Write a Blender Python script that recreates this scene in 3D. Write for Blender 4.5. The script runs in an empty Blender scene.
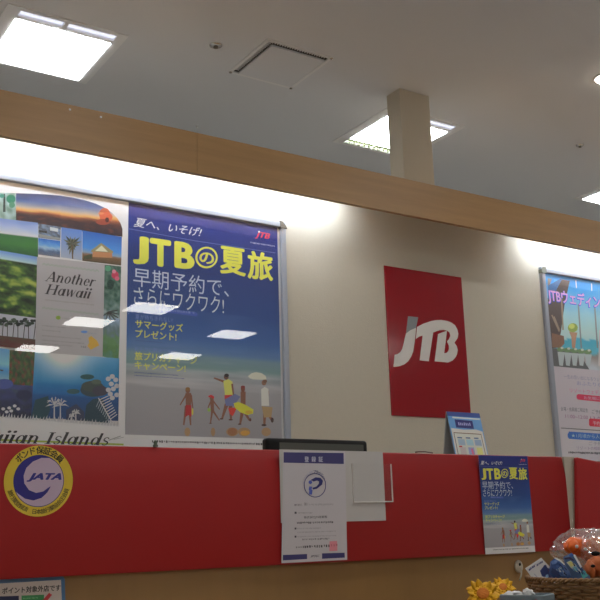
import bpy, bmesh, math, random
from math import sin, cos, pi, radians
from mathutils import Vector, Matrix, noise
from mathutils.geometry import tessellate_polygon

random.seed(7)
scene = bpy.context.scene
COL = scene.collection
EYE = 1.2                    # camera height above the floor
YW, YP = 3.53, 2.15          # store back partition, counter screen
HC = 2.24                    # ceiling above the eye
CZ = EYE + HC

# ------------------------------------------------------------------ camera
f = 947.8
yaw, pit, rol = radians(33.216), radians(13.606), radians(-1.6724)
cy_, sy_, cp_, sp_, cr_, sr_ = cos(yaw), sin(yaw), cos(pit), sin(pit), cos(rol), sin(rol)
FW = Vector((sy_*cp_, cy_*cp_, sp_))
r0 = Vector((cy_, -sy_, 0)); u0 = r0.cross(FW)
RT = r0*cr_ + u0*sr_; UP = -r0*sr_ + u0*cr_
cam = bpy.data.cameras.new('camera')
cam.sensor_width = 36; cam.lens = f/600*36; cam.clip_start = .02
co = bpy.data.objects.new('camera', cam); COL.objects.link(co)
co.matrix_world = Matrix(((RT.x, UP.x, -FW.x, 0), (RT.y, UP.y, -FW.y, 0), (RT.z, UP.z, -FW.z, EYE), (0, 0, 0, 1)))
scene.camera = co

def at(px, py, Y):            # point of the vertical plane y = Y seen at a pixel
    d = FW*f + RT*(px-300) - UP*(py-300)
    d = d*(Y/d.y)
    return Vector((d.x, Y, d.z+EYE))

# --------------------------------------------------------------- materials
def lin(c):
    return tuple(((v/255)/12.92 if v/255 <= .04045 else (((v/255)+.055)/1.055)**2.4) for v in c)
GAIN = 2.1
def alb(c, g=None):           # surface colour of printed ink, from how it reads in the room's light
    g = g or GAIN
    return tuple(min(.86, v*g) for v in lin(c))

MATS = {}
def mat(name, col=(.8, .8, .8), rough=.6, metal=0, spec=.5, bump=0, bscale=200, var=0, vscale=8, stretch=None, emit=None, es=0, coat=0, trans=0, alpha=1):
    if name in MATS: return MATS[name]
    m = bpy.data.materials.new(name); m.use_nodes = True
    nt = m.node_tree; b = nt.nodes['Principled BSDF']
    b.inputs['Base Color'].default_value = (*col, 1)
    b.inputs['Roughness'].default_value = rough
    b.inputs['Metallic'].default_value = metal
    b.inputs['Specular IOR Level'].default_value = spec
    b.inputs['Coat Weight'].default_value = coat
    b.inputs['Coat Roughness'].default_value = .08
    b.inputs['Transmission Weight'].default_value = trans
    b.inputs['Alpha'].default_value = alpha
    if emit:
        b.inputs['Emission Color'].default_value = (*emit, 1); b.inputs['Emission Strength'].default_value = es
    tc = nt.nodes.new('ShaderNodeTexCoord'); mp = nt.nodes.new('ShaderNodeMapping')
    nt.links.new(tc.outputs['Object'], mp.inputs[0])
    if stretch: mp.inputs['Scale'].default_value = stretch
    if var:
        n = nt.nodes.new('ShaderNodeTexNoise'); n.inputs['Scale'].default_value = vscale; n.inputs['Detail'].default_value = 5
        nt.links.new(mp.outputs[0], n.inputs['Vector'])
        r = nt.nodes.new('ShaderNodeMix'); r.data_type = 'RGBA'
        r.inputs[6].default_value = (*[c*(1-var) for c in col], 1); r.inputs[7].default_value = (*[min(1, c*(1+var)) for c in col], 1)
        nt.links.new(n.outputs['Fac'], r.inputs[0]); nt.links.new(r.outputs[2], b.inputs['Base Color'])
    if bump:
        n = nt.nodes.new('ShaderNodeTexNoise'); n.inputs['Scale'].default_value = bscale; n.inputs['Detail'].default_value = 3
        nt.links.new(tc.outputs['Object'], n.inputs['Vector'])
        bp = nt.nodes.new('ShaderNodeBump'); bp.inputs['Strength'].default_value = bump; bp.inputs['Distance'].default_value = .002
        nt.links.new(n.outputs['Fac'], bp.inputs['Height']); nt.links.new(bp.outputs[0], b.inputs['Normal'])
    MATS[name] = m; return m

def clear(name, rough=.02, fac=None, tint=(1, 1, 1), gloss=(1, 1, 1), haze=0):
    m = bpy.data.materials.new(name); m.use_nodes = True; nt = m.node_tree
    for n in list(nt.nodes): nt.nodes.remove(n)
    out = nt.nodes.new('ShaderNodeOutputMaterial'); mx = nt.nodes.new('ShaderNodeMixShader')
    t = nt.nodes.new('ShaderNodeBsdfTransparent'); t.inputs[0].default_value = (*tint, 1)
    g = nt.nodes.new('ShaderNodeBsdfGlossy'); g.inputs['Roughness'].default_value = rough; g.inputs[0].default_value = (*gloss, 1)
    if fac is None:
        fr = nt.nodes.new('ShaderNodeFresnel'); fr.inputs[0].default_value = 1.49
        nt.links.new(fr.outputs[0], mx.inputs[0])
    else: mx.inputs[0].default_value = fac
    nt.links.new(t.outputs[0], mx.inputs[1]); nt.links.new(g.outputs[0], mx.inputs[2])
    last = mx
    if haze:
        d = nt.nodes.new('ShaderNodeBsdfDiffuse'); d.inputs[0].default_value = (.8, .8, .8, 1)
        m2 = nt.nodes.new('ShaderNodeMixShader'); m2.inputs[0].default_value = haze
        nt.links.new(mx.outputs[0], m2.inputs[1]); nt.links.new(d.outputs[0], m2.inputs[2]); last = m2
    nt.links.new(last.outputs[0], out.inputs[0])
    return m

def print_mat(name, rough=.35, coat=0):
    m = mat(name, (.5, .5, .5), rough, coat=coat)
    a = m.node_tree.nodes.new('ShaderNodeAttribute'); a.attribute_name = 'ink'
    m.node_tree.links.new(a.outputs['Color'], m.node_tree.nodes['Principled BSDF'].inputs['Base Color'])
    return m

def wood_mat(name, base, stretch, dark=.82, rough=.45):
    m = mat(name, base, rough); nt = m.node_tree; b = nt.nodes['Principled BSDF']
    tc = nt.nodes.new('ShaderNodeTexCoord'); mp = nt.nodes.new('ShaderNodeMapping'); mp.inputs['Scale'].default_value = stretch
    n1 = nt.nodes.new('ShaderNodeTexNoise'); n1.inputs['Scale'].default_value = 3; n1.inputs['Detail'].default_value = 8; n1.inputs['Roughness'].default_value = .65
    cr = nt.nodes.new('ShaderNodeValToRGB')
    cr.color_ramp.elements[0].position = .3; cr.color_ramp.elements[0].color = (*[c*dark for c in base], 1)
    cr.color_ramp.elements[1].position = .7; cr.color_ramp.elements[1].color = (*[min(1, c*1.12) for c in base], 1)
    nt.links.new(tc.outputs['Object'], mp.inputs[0]); nt.links.new(mp.outputs[0], n1.inputs['Vector'])
    nt.links.new(n1.outputs['Fac'], cr.inputs[0]); nt.links.new(cr.outputs[0], b.inputs['Base Color'])
    return m

M_ceil = mat('ceiling_board', (.75, .76, .79), .9, bump=.15, bscale=300)
M_wall = mat('cream_wallcovering', (.66, .61, .50), .8, bump=.5, bscale=160, var=.03, vscale=60)
M_room = mat('room_paint', (.70, .69, .68), .9)
M_floor = mat('vinyl_floor', (.62, .61, .60), .4, var=.08)
M_beam = wood_mat('beech_laminate', (.44, .255, .105), (.6, 4, 9), .9, .42)
M_oak = wood_mat('oak_laminate', (.35, .20, .070), (1.2, 3, .25), .85, .4)
M_desk = wood_mat('counter_laminate', (.42, .27, .14), (1, 4, 4))
M_red = mat('red_laminate', (.42, .020, .021), .42, bump=.03, bscale=40, spec=.3)
M_red2 = mat('red_signboard_acrylic', (.36, .010, .018), .12, bump=.015, bscale=6)
M_post = mat('cream_painted_post', (.55, .50, .41), .6)
M_col = mat('cream_column_paint', (.62, .55, .43), .7)
M_alu = mat('brushed_aluminium', (.42, .45, .52), .42, metal=.3)
M_cap = mat('frame_corner_plastic', (.14, .12, .09), .5)
M_cap2 = mat('frame_corner_grey', (.22, .23, .19), .4)
M_white = mat('white_enamel', (.8, .8, .8), .4)
M_trim = mat('lamp_trim_enamel', (.85, .85, .86), .5)
M_dark = mat('dark_recess', (.10, .09, .08), .9)
M_black = mat('black_plastic', (.008, .008, .009), .3, spec=.25)
M_glassy = mat('monitor_glass', (.11, .115, .105), .1)
M_paper = mat('white_paper', (.80, .79, .78), .6, bump=.1, bscale=20)
M_tube = mat('fluorescent_tube', (1, 1, 1), .5, emit=(.74, .86, 1), es=31)
M_diff = mat('lamp_diffuser', (1, 1, 1), .5, emit=(1, .985, .94), es=15.5)
M_cool = mat('lamp_diffuser_cool', (1, 1, 1), .5, emit=(.95, .98, 1), es=22)
M_lstrip = mat('lamp_louver_strip', (.8, .9, .7), .5, emit=(.80, .90, .66), es=.7)
M_slot = mat('lamp_side_slot', (.9, .9, 1), .5, emit=(.80, .84, 1), es=.75)
M_spot = mat('downlight_lamp', (1, 1, 1), .5, emit=(1, .88, .70), es=25)
M_louv = mat('louver_blade', (.62, .66, .50), .4, metal=.3)
M_chrome = mat('chrome', (.6, .58, .55), .2, metal=1)
M_print = print_mat('printed_paper', .4)
M_sticker = print_mat('printed_vinyl', .3)
M_logo = mat('white_vinyl_lettering', (.86, .83, .78), .4)
M_logog = mat('grey_vinyl_lettering', (.28, .30, .31), .4)
M_cover = clear('acrylic_cover', .015, fac=.042)
M_clear = clear('clear_acrylic_pocket', .05, fac=.04, haze=.02)
M_edge = mat('acrylic_edge', (.85, .83, .80), .3)
M_bag = clear('clear_plastic_film', .12, fac=.22, haze=.13)
M_wicker = mat('wicker', (.30, .17, .07), .55, var=.35, vscale=40)
M_wdark = mat('wicker_stake', (.20, .10, .04), .6, var=.3, vscale=40)

# ------------------------------------------------------------ mesh helpers
class MB:
    def __init__(s): s.bm = bmesh.new()
    def box(s, x0, x1, y0, y1, z0, z1, mi=0, M=None):
        c = [Vector((x, y, z)) for x in (x0, x1) for y in (y0, y1) for z in (z0, z1)]
        if M: c = [M @ v for v in c]
        v = [s.bm.verts.new(p) for p in c]
        for q in ((0, 1, 3, 2), (4, 6, 7, 5), (0, 4, 5, 1), (2, 3, 7, 6), (0, 2, 6, 4), (1, 5, 7, 3)):
            fc = s.bm.faces.new([v[i] for i in q]); fc.material_index = mi
        return s
    def loft(s, rings, closed=True, caps=True, mi=0, smooth=True):
        R = [[s.bm.verts.new(p) for p in r] for r in rings]
        n = len(R[0])
        for a, b in zip(R, R[1:]):
            for i in range(n if closed else n-1):
                fc = s.bm.faces.new((a[i], a[(i+1) % n], b[(i+1) % n], b[i])); fc.smooth = smooth; fc.material_index = mi
        if caps and closed:
            for q in (R[0], R[-1]):
                try: s.bm.faces.new(q).material_index = mi
                except ValueError: pass
        return s
    def tube(s, pts, r, n=8, mi=0, caps=True):
        pts = [Vector(p) for p in pts]; rr = r if isinstance(r, (list, tuple)) else [r]*len(pts)
        rings = []; prev = None
        for i, p in enumerate(pts):
            t = (pts[min(i+1, len(pts)-1)]-pts[max(i-1, 0)]).normalized()
            a = prev or (Vector((0, 0, 1)) if abs(t.z) < .9 else Vector((1, 0, 0)))
            e1 = (a - t*a.dot(t)).normalized(); e2 = t.cross(e1); prev = e1
            rings.append([p + e1*rr[i]*cos(2*pi*k/n) + e2*rr[i]*sin(2*pi*k/n) for k in range(n)])
        return s.loft(rings, True, caps, mi)
    def lathe(s, prof, c=(0, 0, 0), n=24, axis='z', mi=0, sx=1, sy=1):
        rings = []
        for r, h in prof:
            ring = []
            for k in range(n):
                a = 2*pi*k/n
                v = (r*cos(a)*sx, r*sin(a)*sy, h)
                if axis == 'y': v = (r*cos(a)*sx, h, r*sin(a)*sy)
                if axis == 'x': v = (h, r*cos(a)*sx, r*sin(a)*sy)
                ring.append(Vector(c)+Vector(v))
            rings.append(ring)
        return s.loft(rings, True, True, mi)
    def prism(s, pts, y0, y1, mi=0):            # outline in x,z extruded in y
        tri = tessellate_polygon([[Vector((p[0], p[1], 0)) for p in pts]])
        A = [s.bm.verts.new((p[0], y0, p[1])) for p in pts]; B = [s.bm.verts.new((p[0], y1, p[1])) for p in pts]
        for t in tri:
            for V in (A, B):
                try: s.bm.faces.new([V[i] for i in t]).material_index = mi
                except ValueError: pass
        for i in range(len(pts)):
            j = (i+1) % len(pts)
            s.bm.faces.new((A[i], A[j], B[j], B[i])).material_index = mi
        return s
    def build(s, name, m, parent=None, origin=None, bevel=0, seg=2):
        bmesh.ops.recalc_face_normals(s.bm, faces=s.bm.faces)
        me = bpy.data.meshes.new(name)
        if origin is not None: bmesh.ops.translate(s.bm, verts=s.bm.verts, vec=-Vector(origin))
        s.bm.to_mesh(me); s.bm.free()
        for k in (m if isinstance(m, (list, tuple)) else [m]): me.materials.append(k)
        o = bpy.data.objects.new(name, me); COL.objects.link(o)
        if origin is not None: o.location = origin
        if bevel:
            md = o.modifiers.new('bevel', 'BEVEL'); md.width = bevel; md.segments = seg; md.limit_method = 'ANGLE'; md.harden_normals = False
        if parent:
            o.parent = parent
            if origin is None: o.location = -Vector(parent.location)     # geometry given in room coordinates
            else: o.location = Vector(origin)-Vector(parent.location)
        return o

def tag(o, label, cat, group=None):
    o['label'] = label; o['category'] = cat
    if group: o['group'] = group
    return o
def empty(name, loc, label, cat, group=None):
    o = bpy.data.objects.new(name, None); COL.objects.link(o); o.location = loc; o.empty_display_size = .05
    return tag(o, label, cat, group)
def face_room(o):
    if o.data.polygons[0].normal.y > 0: o.data.polygons[0].flip()
    return o
def struct(o): o['kind'] = 'structure'; return o
def copy_tree(o, parent=None):
    c = o.copy(); COL.objects.link(c); c.parent = parent
    for ch in list(o.children): copy_tree(ch, c)
    return c

# -------------------------------------------------------------- print art
TEXT = {}
def text_mesh(s, bold=0, shear=0):
    k = (s, bold, shear)
    if k in TEXT: return TEXT[k]
    cu = bpy.data.curves.new('lettering', 'FONT'); cu.body = s; cu.shear = shear; cu.resolution_u = 3
    o = bpy.data.objects.new('lettering', cu); COL.objects.link(o)
    bpy.context.view_layer.update()
    ev = o.evaluated_get(bpy.context.evaluated_depsgraph_get()); me = ev.to_mesh()
    me.calc_loop_triangles()
    V = [(v.co.x, v.co.y, 0) for v in me.vertices]; T = [tuple(t.vertices) for t in me.loop_triangles]
    ev.to_mesh_clear(); bpy.data.objects.remove(o); bpy.data.curves.remove(cu)
    if bold:
        V0, T0 = V, T; V = []; T = []
        for kk, (dx, dy) in enumerate(((-1, 0), (1, 0), (0, -.7), (0, .7), (-.7, -.5), (.7, .5), (.7, -.5), (-.7, .5))):
            b0 = len(V); V += [(x+dx*bold, y+dy*bold, kk) for x, y, _ in V0]; T += [tuple(i+b0 for i in t) for t in T0]
    xs = [v[0] for v in V]; ys = [v[1] for v in V]
    TEXT[k] = (V, T, min(xs), max(xs), min(ys), max(ys)); return TEXT[k]

class Art:
    """flat print on a vertical plane; shapes are laid out from photo positions on that plane"""
    def __init__(s, Y, step=.00008, gain=None):
        s.Y = Y; s.V = []; s.F = []; s.C = []; s.lay = 0; s.step = step; s.g = gain; s.bb = []
    def w(s, p):
        q = at(p[0], p[1], s.Y); return (q.x, q.z)
    def up(s, n=1): s.lay += n
    def add(s, P, tris, col):                   # P list of (x,z) ; col one colour or one per vertex
        b = len(s.V); per = isinstance(col[0], (tuple, list))
        xs_ = [p[0] for p in P]; zs_ = [p[1] for p in P]; q = (min(xs_)+1e-5, max(xs_)-1e-5, min(zs_)+1e-5, max(zs_)-1e-5); lay = 0
        for r_, l_ in s.bb:
            if l_ > lay and q[0] < r_[1] and q[1] > r_[0] and q[2] < r_[3] and q[3] > r_[2]: lay = l_
        lay += 1; s.bb.append((q, lay))
        for p in P: s.V.append((p[0], s.Y - lay*s.step - (p[2]*s.step*.1 if len(p) > 2 else 0), p[1]))
        for t in tris:
            s.F.append(tuple(b+i for i in t)); s.C += [alb(col[i], s.g) if per else alb(col, s.g) for i in t]
    def poly(s, pts, col, world=False):
        P = pts if world else [s.w(p) for p in pts]
        s.up(); s.add(P, tessellate_polygon([[Vector((p[0], p[1], 0)) for p in P]]), col)
    def z(s, pts, o, k, col):                   # outline read off an enlarged crop
        s.poly([(o[0]+p[0]/k, o[1]+p[1]/k) for p in pts], col)
    def tile(s, q, nx, ny, fn, world=False):    # q: TL,TR,BR,BL
        Q = q if world else [s.w(p) for p in q]
        s.up(); P = []; C = []
        for j in range(ny+1):
            for i in range(nx+1):
                u, v = i/nx, j/ny
                P.append(tuple((Q[0][k]*(1-u)+Q[1][k]*u)*(1-v)+(Q[3][k]*(1-u)+Q[2][k]*u)*v for k in (0, 1)))
                C.append(fn(u, v))
        F = []
        for j in range(ny):
            for i in range(nx):
                a = j*(nx+1)+i; F.append((a, a+1, a+nx+2, a+nx+1))
        s.add(P, F, C)
    def ell(s, cx, cy, rx, ry, col, n=20, a0=0, a1=2*pi, inner=0):
        pts = [(cx+rx*cos(a0+(a1-a0)*i/n), cy+ry*sin(a0+(a1-a0)*i/n)) for i in range(n+1)]
        s.poly(pts, col)
    def line(s, p0, p1, w, col):
        a, b = Vector(p0), Vector(p1); d = (b-a).normalized(); n = Vector((-d.y, d.x))*w/2
        s.poly([tuple(a+n), tuple(b+n), tuple(b-n), tuple(a-n)], col)
    def text(s, body, p0, x1, h, col, bold=0, shear=0, world=False, vcol=None):
        """p0: lower-left pixel, x1: right pixel, h: glyph height in pixels"""
        V, T, a, b, c, d = text_mesh(body, bold, shear)
        X0, Z0 = s.w(p0); Xt, Zt = s.w((p0[0], p0[1]-h))
        lo, hi = X0, X0+.5
        # end position on the same level
        q = FW*f + RT*(x1-300) - UP*(0); best = None
        for k in range(40):
            m = (lo+hi)/2; v = Vector((m, s.Y, Z0-EYE)); pxm = 300+f*v.dot(RT)/v.dot(FW)
            if pxm < x1: lo = m
            else: hi = m
        X1 = lo; s.up()
        s.add([(X0+(x-a)/(b-a)*(X1-X0), Z0+(y-c)/(d-c)*(Zt-Z0), kk) for x, y, kk in V], T, col)
    def dashes(s, p0, x1, h, col, seed=1, gap=.7):
        """a line of print too small to read"""
        r = random.Random(seed); x = p0[0]; sl = .0
        X0, Z0 = s.w(p0); Xt, Zt = s.w((p0[0], p0[1]-h)); Xe, _ = s.w((x1, p0[1])); hh = Zt-Z0; x = X0
        s.up(); P = []; T = []
        while x < Xe:
            wd = hh*r.uniform(.3, .75); k = r.uniform(0, .35)*hh; b = len(P)
            P += [(x, Z0+k), (x+wd, Z0+k), (x+wd, Z0+hh*r.uniform(.7, 1)), (x, Z0+hh)]; T.append((b, b+1, b+2, b+3)); x += wd+hh*gap*r.uniform(.3, 1)
        s.add(P, T, col)
    def arc_text(s, body, cx, cz, r, a0, a1, h, col, flip=False, bold=.01):
        """world-coordinate circle; angles in degrees, clockwise from top"""
        n = len(body)
        for i, ch in enumerate(body):
            if ch == " ": continue
            V, T, a, b, c, d = text_mesh(ch, bold, 0)
            t = radians(a0+(a1-a0)*(i+.5)/n); s.up(.02)
            k = h; P = []
            for x, y, kk in V:
                lx = (x-(a+b)/2)*k; ly = (y-.35)*k
                if flip: lx, ly = -lx, -ly
                rr = r+ly; P.append((cx+rr*sin(t)+lx*cos(t), cz+rr*cos(t)-lx*sin(t), kk))
            s.add(P, T, col)
    def build(s, name, m, parent=None, origin=None, back=None, thick=.0006):
        o0 = Vector(origin) if origin is not None else Vector((0, 0, 0))
        me = bpy.data.meshes.new(name)
        me.from_pydata([tuple(Vector(v)-o0) for v in s.V], [], s.F)
        at_ = me.color_attributes.new('ink', 'FLOAT_COLOR', 'CORNER')
        for i, c in enumerate(s.C): at_.data[i].color = (*c, 1)
        # all sheets face the store
        me.materials.append(m); me.update()
        bm = bmesh.new(); bm.from_mesh(me)
        for fc in bm.faces:
            if fc.normal.y > 0: fc.normal_flip()
        bm.to_mesh(me); bm.free()
        o = bpy.data.objects.new(name, me); COL.objects.link(o)
        o.location = o0
        if parent: o.parent = parent; o.location = o0-Vector(parent.location)
        return o

def mixc(a, b, t): t = max(0, min(1, t)); return tuple(a[i]+(b[i]-a[i])*t for i in range(3))
def ramp(stops, t):
    for (t0, c0), (t1, c1) in zip(stops, stops[1:]):
        if t <= t1: return mixc(c0, c1, (t-t0)/(t1-t0))
    return stops[-1][1]
def nz(x, y, sc=1, k=0): return noise.noise(Vector((x*sc, y*sc, k*7.3)))     # about -1..1

# italic serif lettering drawn stroke by stroke (x-height 1, ascender 1.5)
def serif_glyph(ch):
    P = []                                                     # list of outlines
    TW, HW = .24, .07
    def bar(x0, y0, x1, y1, w):
        P.append([(x0-w/2, y0), (x0+w/2, y0), (x1+w/2, y1), (x1-w/2, y1)])
    def ser(x, y, w=.34): P.append([(x-w/2, y), (x+w/2, y), (x+w/2, y+.07), (x-w/2, y+.07)])
    def ring(cx, cy, rx, ry, a0=0, a1=360, tw=.2, th=.07, n=16):
        o = []; i_ = []
        for k in range(n+1):
            a = radians(a0+(a1-a0)*k/n); o.append((cx+rx*cos(a), cy+ry*sin(a))); i_.append((cx+(rx-tw)*cos(a), cy+(ry-th)*sin(a)))
        for k in range(n): P.append([o[k], o[k+1], i_[k+1], i_[k]])
    if ch == 'A': bar(.1, 0, .62, 1.45, .08); bar(1.05, 0, .62, 1.45, .26); bar(.5, .42, .5, .5, .6); ser(.1, 0); ser(1.05, 0, .45); w = 1.25
    elif ch == 'H': bar(.25, 0, .25, 1.42, TW); bar(1.1, 0, 1.1, 1.42, TW); bar(.67, .68, .67, .76, .8); [ser(x, y, .5) for x in (.25, 1.1) for y in (0, 1.35)]; w = 1.4
    elif ch == 'I': bar(.3, 0, .3, 1.42, TW); ser(.3, 0, .52); ser(.3, 1.35, .52); w = .62
    elif ch in 'nhu':
        hh = 1.5 if ch == 'h' else 1
        bar(.2, 0, .2, hh, TW-.02); ser(.12, hh-.07, .25)
        if ch == 'u': ring(.47, .32, .33, .34, 180, 360); bar(.72, 0, .72, 1, TW-.02); ser(.82, 0, .2)
        else: ring(.47, .66, .33, .34, 0, 180); bar(.7, 0, .7, .7, TW-.02); ser(.8, 0, .25)
        w = .98
    elif ch in 'o': ring(.43, .5, .38, .52); w = .88
    elif ch == 'e': ring(.43, .5, .36, .52, 0, 320); bar(.45, .5, .45, .57, .55); w = .82
    elif ch in 'ad': ring(.42, .48, .36, .5); bar(.74, 0, .74, 1.5 if ch == 'd' else 1, TW-.02); ser(.85, 0, .2); w = .98
    elif ch == 't': bar(.25, .1, .25, 1.3, TW-.02); bar(.28, .92, .28, 1, .5); ring(.42, .25, .27, .27, 180, 290); w = .58
    elif ch == 'r': bar(.2, 0, .2, 1, TW-.02); ring(.5, .62, .3, .36, 40, 160); w = .68
    elif ch == 'w': bar(.15, 1, .35, 0, .2); bar(.35, 0, .62, 1, .07); bar(.62, 1, .82, 0, .2); bar(.82, 0, 1.1, 1, .07); ser(.15, .93, .25); w = 1.2
    elif ch == 'i': bar(.2, 0, .2, 1, TW); ser(.12, .93, .22); ser(.28, 0, .22); P.append([(.2+.15*cos(a), 1.35+.15*sin(a)) for a in [k*pi/4 for k in range(8)]]); w = .46
    elif ch == 'l': bar(.2, 0, .2, 1.5, TW); ser(.12, 1.43, .22); ser(.28, 0, .22); w = .46
    elif ch == 's': ring(.35, .73, .25, .28, 20, 250, .1, .08); ring(.35, .27, .27, .29, -160, 80, .12, .08); bar(.2, .62, .5, .38, .2); w = .68
    else: w = .5
    return P, w
def serif_text(A, body, p0, x1, xh, col, shear=.28):
    adv = sum(serif_glyph(c)[1] for c in body)
    X0, Z0 = A.w(p0); Xe, _ = A.w((x1, p0[1])); k = (Xe-X0)/adv; _, Zt = A.w((p0[0], p0[1]-xh)); kz = Zt-Z0
    x = 0; A.up()
    for c in body:
        G, w = serif_glyph(c)
        for g in G:
            pts = [(X0+(x+p[0]+p[1]*shear)*k, Z0+p[1]*kz) for p in g]
            A.add(pts, tessellate_polygon([[Vector((p[0], p[1], 0)) for p in pts]]), col)
        x += w

# =================================================================== ROOM
def slab(name, m, *b, **k):
    mb = MB(); mb.box(*b); return struct(mb.build(name, m, **k))
slab('floor', M_floor, -4, 9.5, -6, 8, -.1, 0)
slab('ceiling', M_ceil, -4, 9.5, -6, 8, CZ+.12, CZ+.2)
slab('wall_left', M_room, -4.12, -4, -6, 8, 0, CZ)
slab('wall_right', M_room, 9.5, 9.62, -6, 8, 0, CZ)
slab('wall_front', M_room, -4, 9.5, -6.12, -6, 0, CZ)
slab('wall_rear', M_room, -4, 9.5, 8, 8.12, 0, CZ)
# partition wall that carries the posters
slab('wall_back', M_wall, -3.9, 9.4, YW, YW+.12, 0, EYE+1.56)

# ceiling lining with openings cut for the lamps and the vent
FX = [(.997, 3.74), (3.078, 3.74), (5.174, 3.74), (-1.09, 3.74), (7.27, 3.74),
      (1.1, -3.0), (3.28, -2.87), (5.0, -2.80), (3.25, -4.55), (5.05, -4.3), (3.60, -1.98), (-1.0, -2.9), (7.1, -2.85), (-.9, 1.15), (1.3, 1.15), (3.5, 1.15), (5.7, 1.15)]  # last four, over the counter, are unseen and added to light it and the beam
FS = .53
VENT = (.945*HC, 1.105*HC, 1.535*HC, 1.70*HC)
def in_hole(x, y):
    for a, b in FX:
        if a < x < a+FS and b < y < b+FS: return True
    return VENT[0] < x < VENT[1] and VENT[2] < y < VENT[3]
xs = sorted({-4, 9.5, VENT[0], VENT[1]} | {round(a, 4) for a, _ in FX} | {round(a+FS, 4) for a, _ in FX})
ys = sorted({-6, 8, VENT[2], VENT[3]} | {round(b, 4) for _, b in FX} | {round(b+FS, 4) for _, b in FX})
mb = MB()
for i in range(len(xs)-1):
    for j in range(len(ys)-1):
        if not in_hole((xs[i]+xs[i+1])/2, (ys[j]+ys[j+1])/2):
            mb.bm.faces.new([mb.bm.verts.new(p) for p in ((xs[i], ys[j], CZ), (xs[i], ys[j+1], CZ), (xs[i+1], ys[j+1], CZ), (xs[i+1], ys[j], CZ))])
bmesh.ops.remove_doubles(mb.bm, verts=mb.bm.verts, dist=1e-5)
o = mb.build('ceiling_lining', M_ceil); o.name = 'ceiling'; struct(o)
md = o.modifiers.new('thickness', 'SOLIDIFY'); md.thickness = .012; md.offset = -1
for q in o.data.polygons:
    if q.normal.z > 0: q.flip()

# cream column from the partition to the ceiling
xa, xb = .8425*YW, .9*YW
mb = MB(); mb.box(xa, xb, YW, YW+.11, EYE+1.56, CZ)
struct(mb.build('trim_1', M_col, bevel=.003))

# ------------------------------------------------ square ceiling lamps
def make_lamp(x, y, louver=False):
    z = CZ; r = empty('ceiling_lamp', (x+FS/2, y+FS/2, z), 'lamp', 'ceiling lamp', 'square recessed ceiling lamps')
    mb = MB()                                                       # rim with a lit side slot and the main opening
    t = .012
    mb.box(x-t, x+.05, y-t, y+FS+t, z-.006, z+.004); mb.box(x+FS-.035, x+FS+t, y-t, y+FS+t, z-.006, z+.004)
    mb.box(x+.05, x+FS-.035, y-t, y+.014, z-.006, z+.004); mb.box(x+.05, x+FS-.035, y+.062, y+.09, z-.006, z+.004)
    mb.box(x+.05, x+FS-.035, y+FS-.012, y+FS+t, z-.006, z+.004)
    mb.box(x+.25, x+.27, y+.014, y+.062, z-.006, z+.004)
    mb.build('rim', M_trim, r)
    mb = MB(); mb.box(x, x+FS, y, y+FS, z+.07, z+.1)
    for a in ((x, x+.004, y, y+FS), (x+FS-.004, x+FS, y, y+FS), (x, x+FS, y, y+.004), (x, x+FS, y+FS-.004, y+FS), (x, x+FS, y+.074, y+.078)): mb.box(*a, z+.004, z+.07)
    mb.build('housing', M_white, r)
    for a, b in ((x+.01, x+.25), (x+.27, x+FS-.01)):
        mb = MB(); mb.box(a, b, y+.01, y+.066, z+.008, z+.012); mb.build('side_slot', M_slot, r)
    mb = MB(); mb.box(x+.052, x+FS-.037, y+.092, y+FS-(.085 if louver else .013), z-.009, z+.008); mb.build('diffuser', M_cool, r)
    if louver:
        mb = MB()
        mb.box(x+.05, x+FS-.035, y+FS-.081, y+FS-.077, z-.006, z+.010); mb.box(x+.05, x+FS-.035, y+FS-.046, y+FS-.043, z-.005, z+.010)
        for k in range(0, 13): mb.box(x+.05+k*.0365-.0015, x+.05+k*.0365+.0015, y+FS-.078, y+FS-.013, z-.005, z+.010)
        mb.build('louver', M_louv, r)
        mb = MB(); mb.box(x+.05, x+FS-.035, y+FS-.080, y+FS-.013, z+.012, z+.016); mb.build('louver_tube_strip', M_lstrip, r)
    return r
LL = ['square ceiling lamp at the upper left corner of the picture, nearest the vent',
      'square louvred ceiling lamp partly hidden behind the cream column',
      'square ceiling lamp just above the wooden beam at the right edge']
lamp0 = None
for i, (x, y) in enumerate(FX):
    if i == 1: o = make_lamp(x, y, True)
    elif i == 0: o = lamp0 = make_lamp(x, y)
    else:
        o = copy_tree(lamp0); o.location = (x+FS/2, y+FS/2, CZ)
        if y < 3:                                        # warmer tubes over the waiting area
            for ch in o.children:
                if ch.name.startswith('diffuser'):
                    ch.material_slots[0].link = 'OBJECT'; ch.material_slots[0].material = M_diff
    o['label'] = LL[i] if i < 3 else 'square ceiling lamp over the waiting area or back office, out of view or only mirrored in the posters, the counter row added for light'

# ceiling vent: flat hanging plate, dark slatted slot around it
vx0, vx1, vy0, vy1 = VENT
v = empty('ceiling_vent', ((vx0+vx1)/2, (vy0+vy1)/2, CZ), 'square white ceiling air vent with a hanging flat plate and dark slot', 'vent')
mb = MB()
for b in ((vx0-.008, vx0+.008, vy0, vy1), (vx1-.008, vx1+.008, vy0, vy1), (vx0-.008, vx1+.008, vy0-.008, vy0+.008), (vx0-.008, vx1+.008, vy1-.008, vy1+.008)): mb.box(*b, CZ-.004, CZ+.004)
mb.build('frame', M_trim, v)
mb = MB(); mb.box(vx0, vx1, vy0, vy1, CZ+.05, CZ+.06)
for a in ((vx0, vx0+.003, vy0, vy1), (vx1-.003, vx1, vy0, vy1), (vx0, vx1, vy0, vy0+.003), (vx0, vx1, vy1-.003, vy1)): mb.box(*a, CZ, CZ+.05)
mb.build('duct_box', M_dark, v)
mb = MB(); mb.box(vx0+.040, vx1-.012, vy0+.036, vy1-.012, CZ-.006, CZ+.002); mb.build('plate', M_ceil, v)
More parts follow.
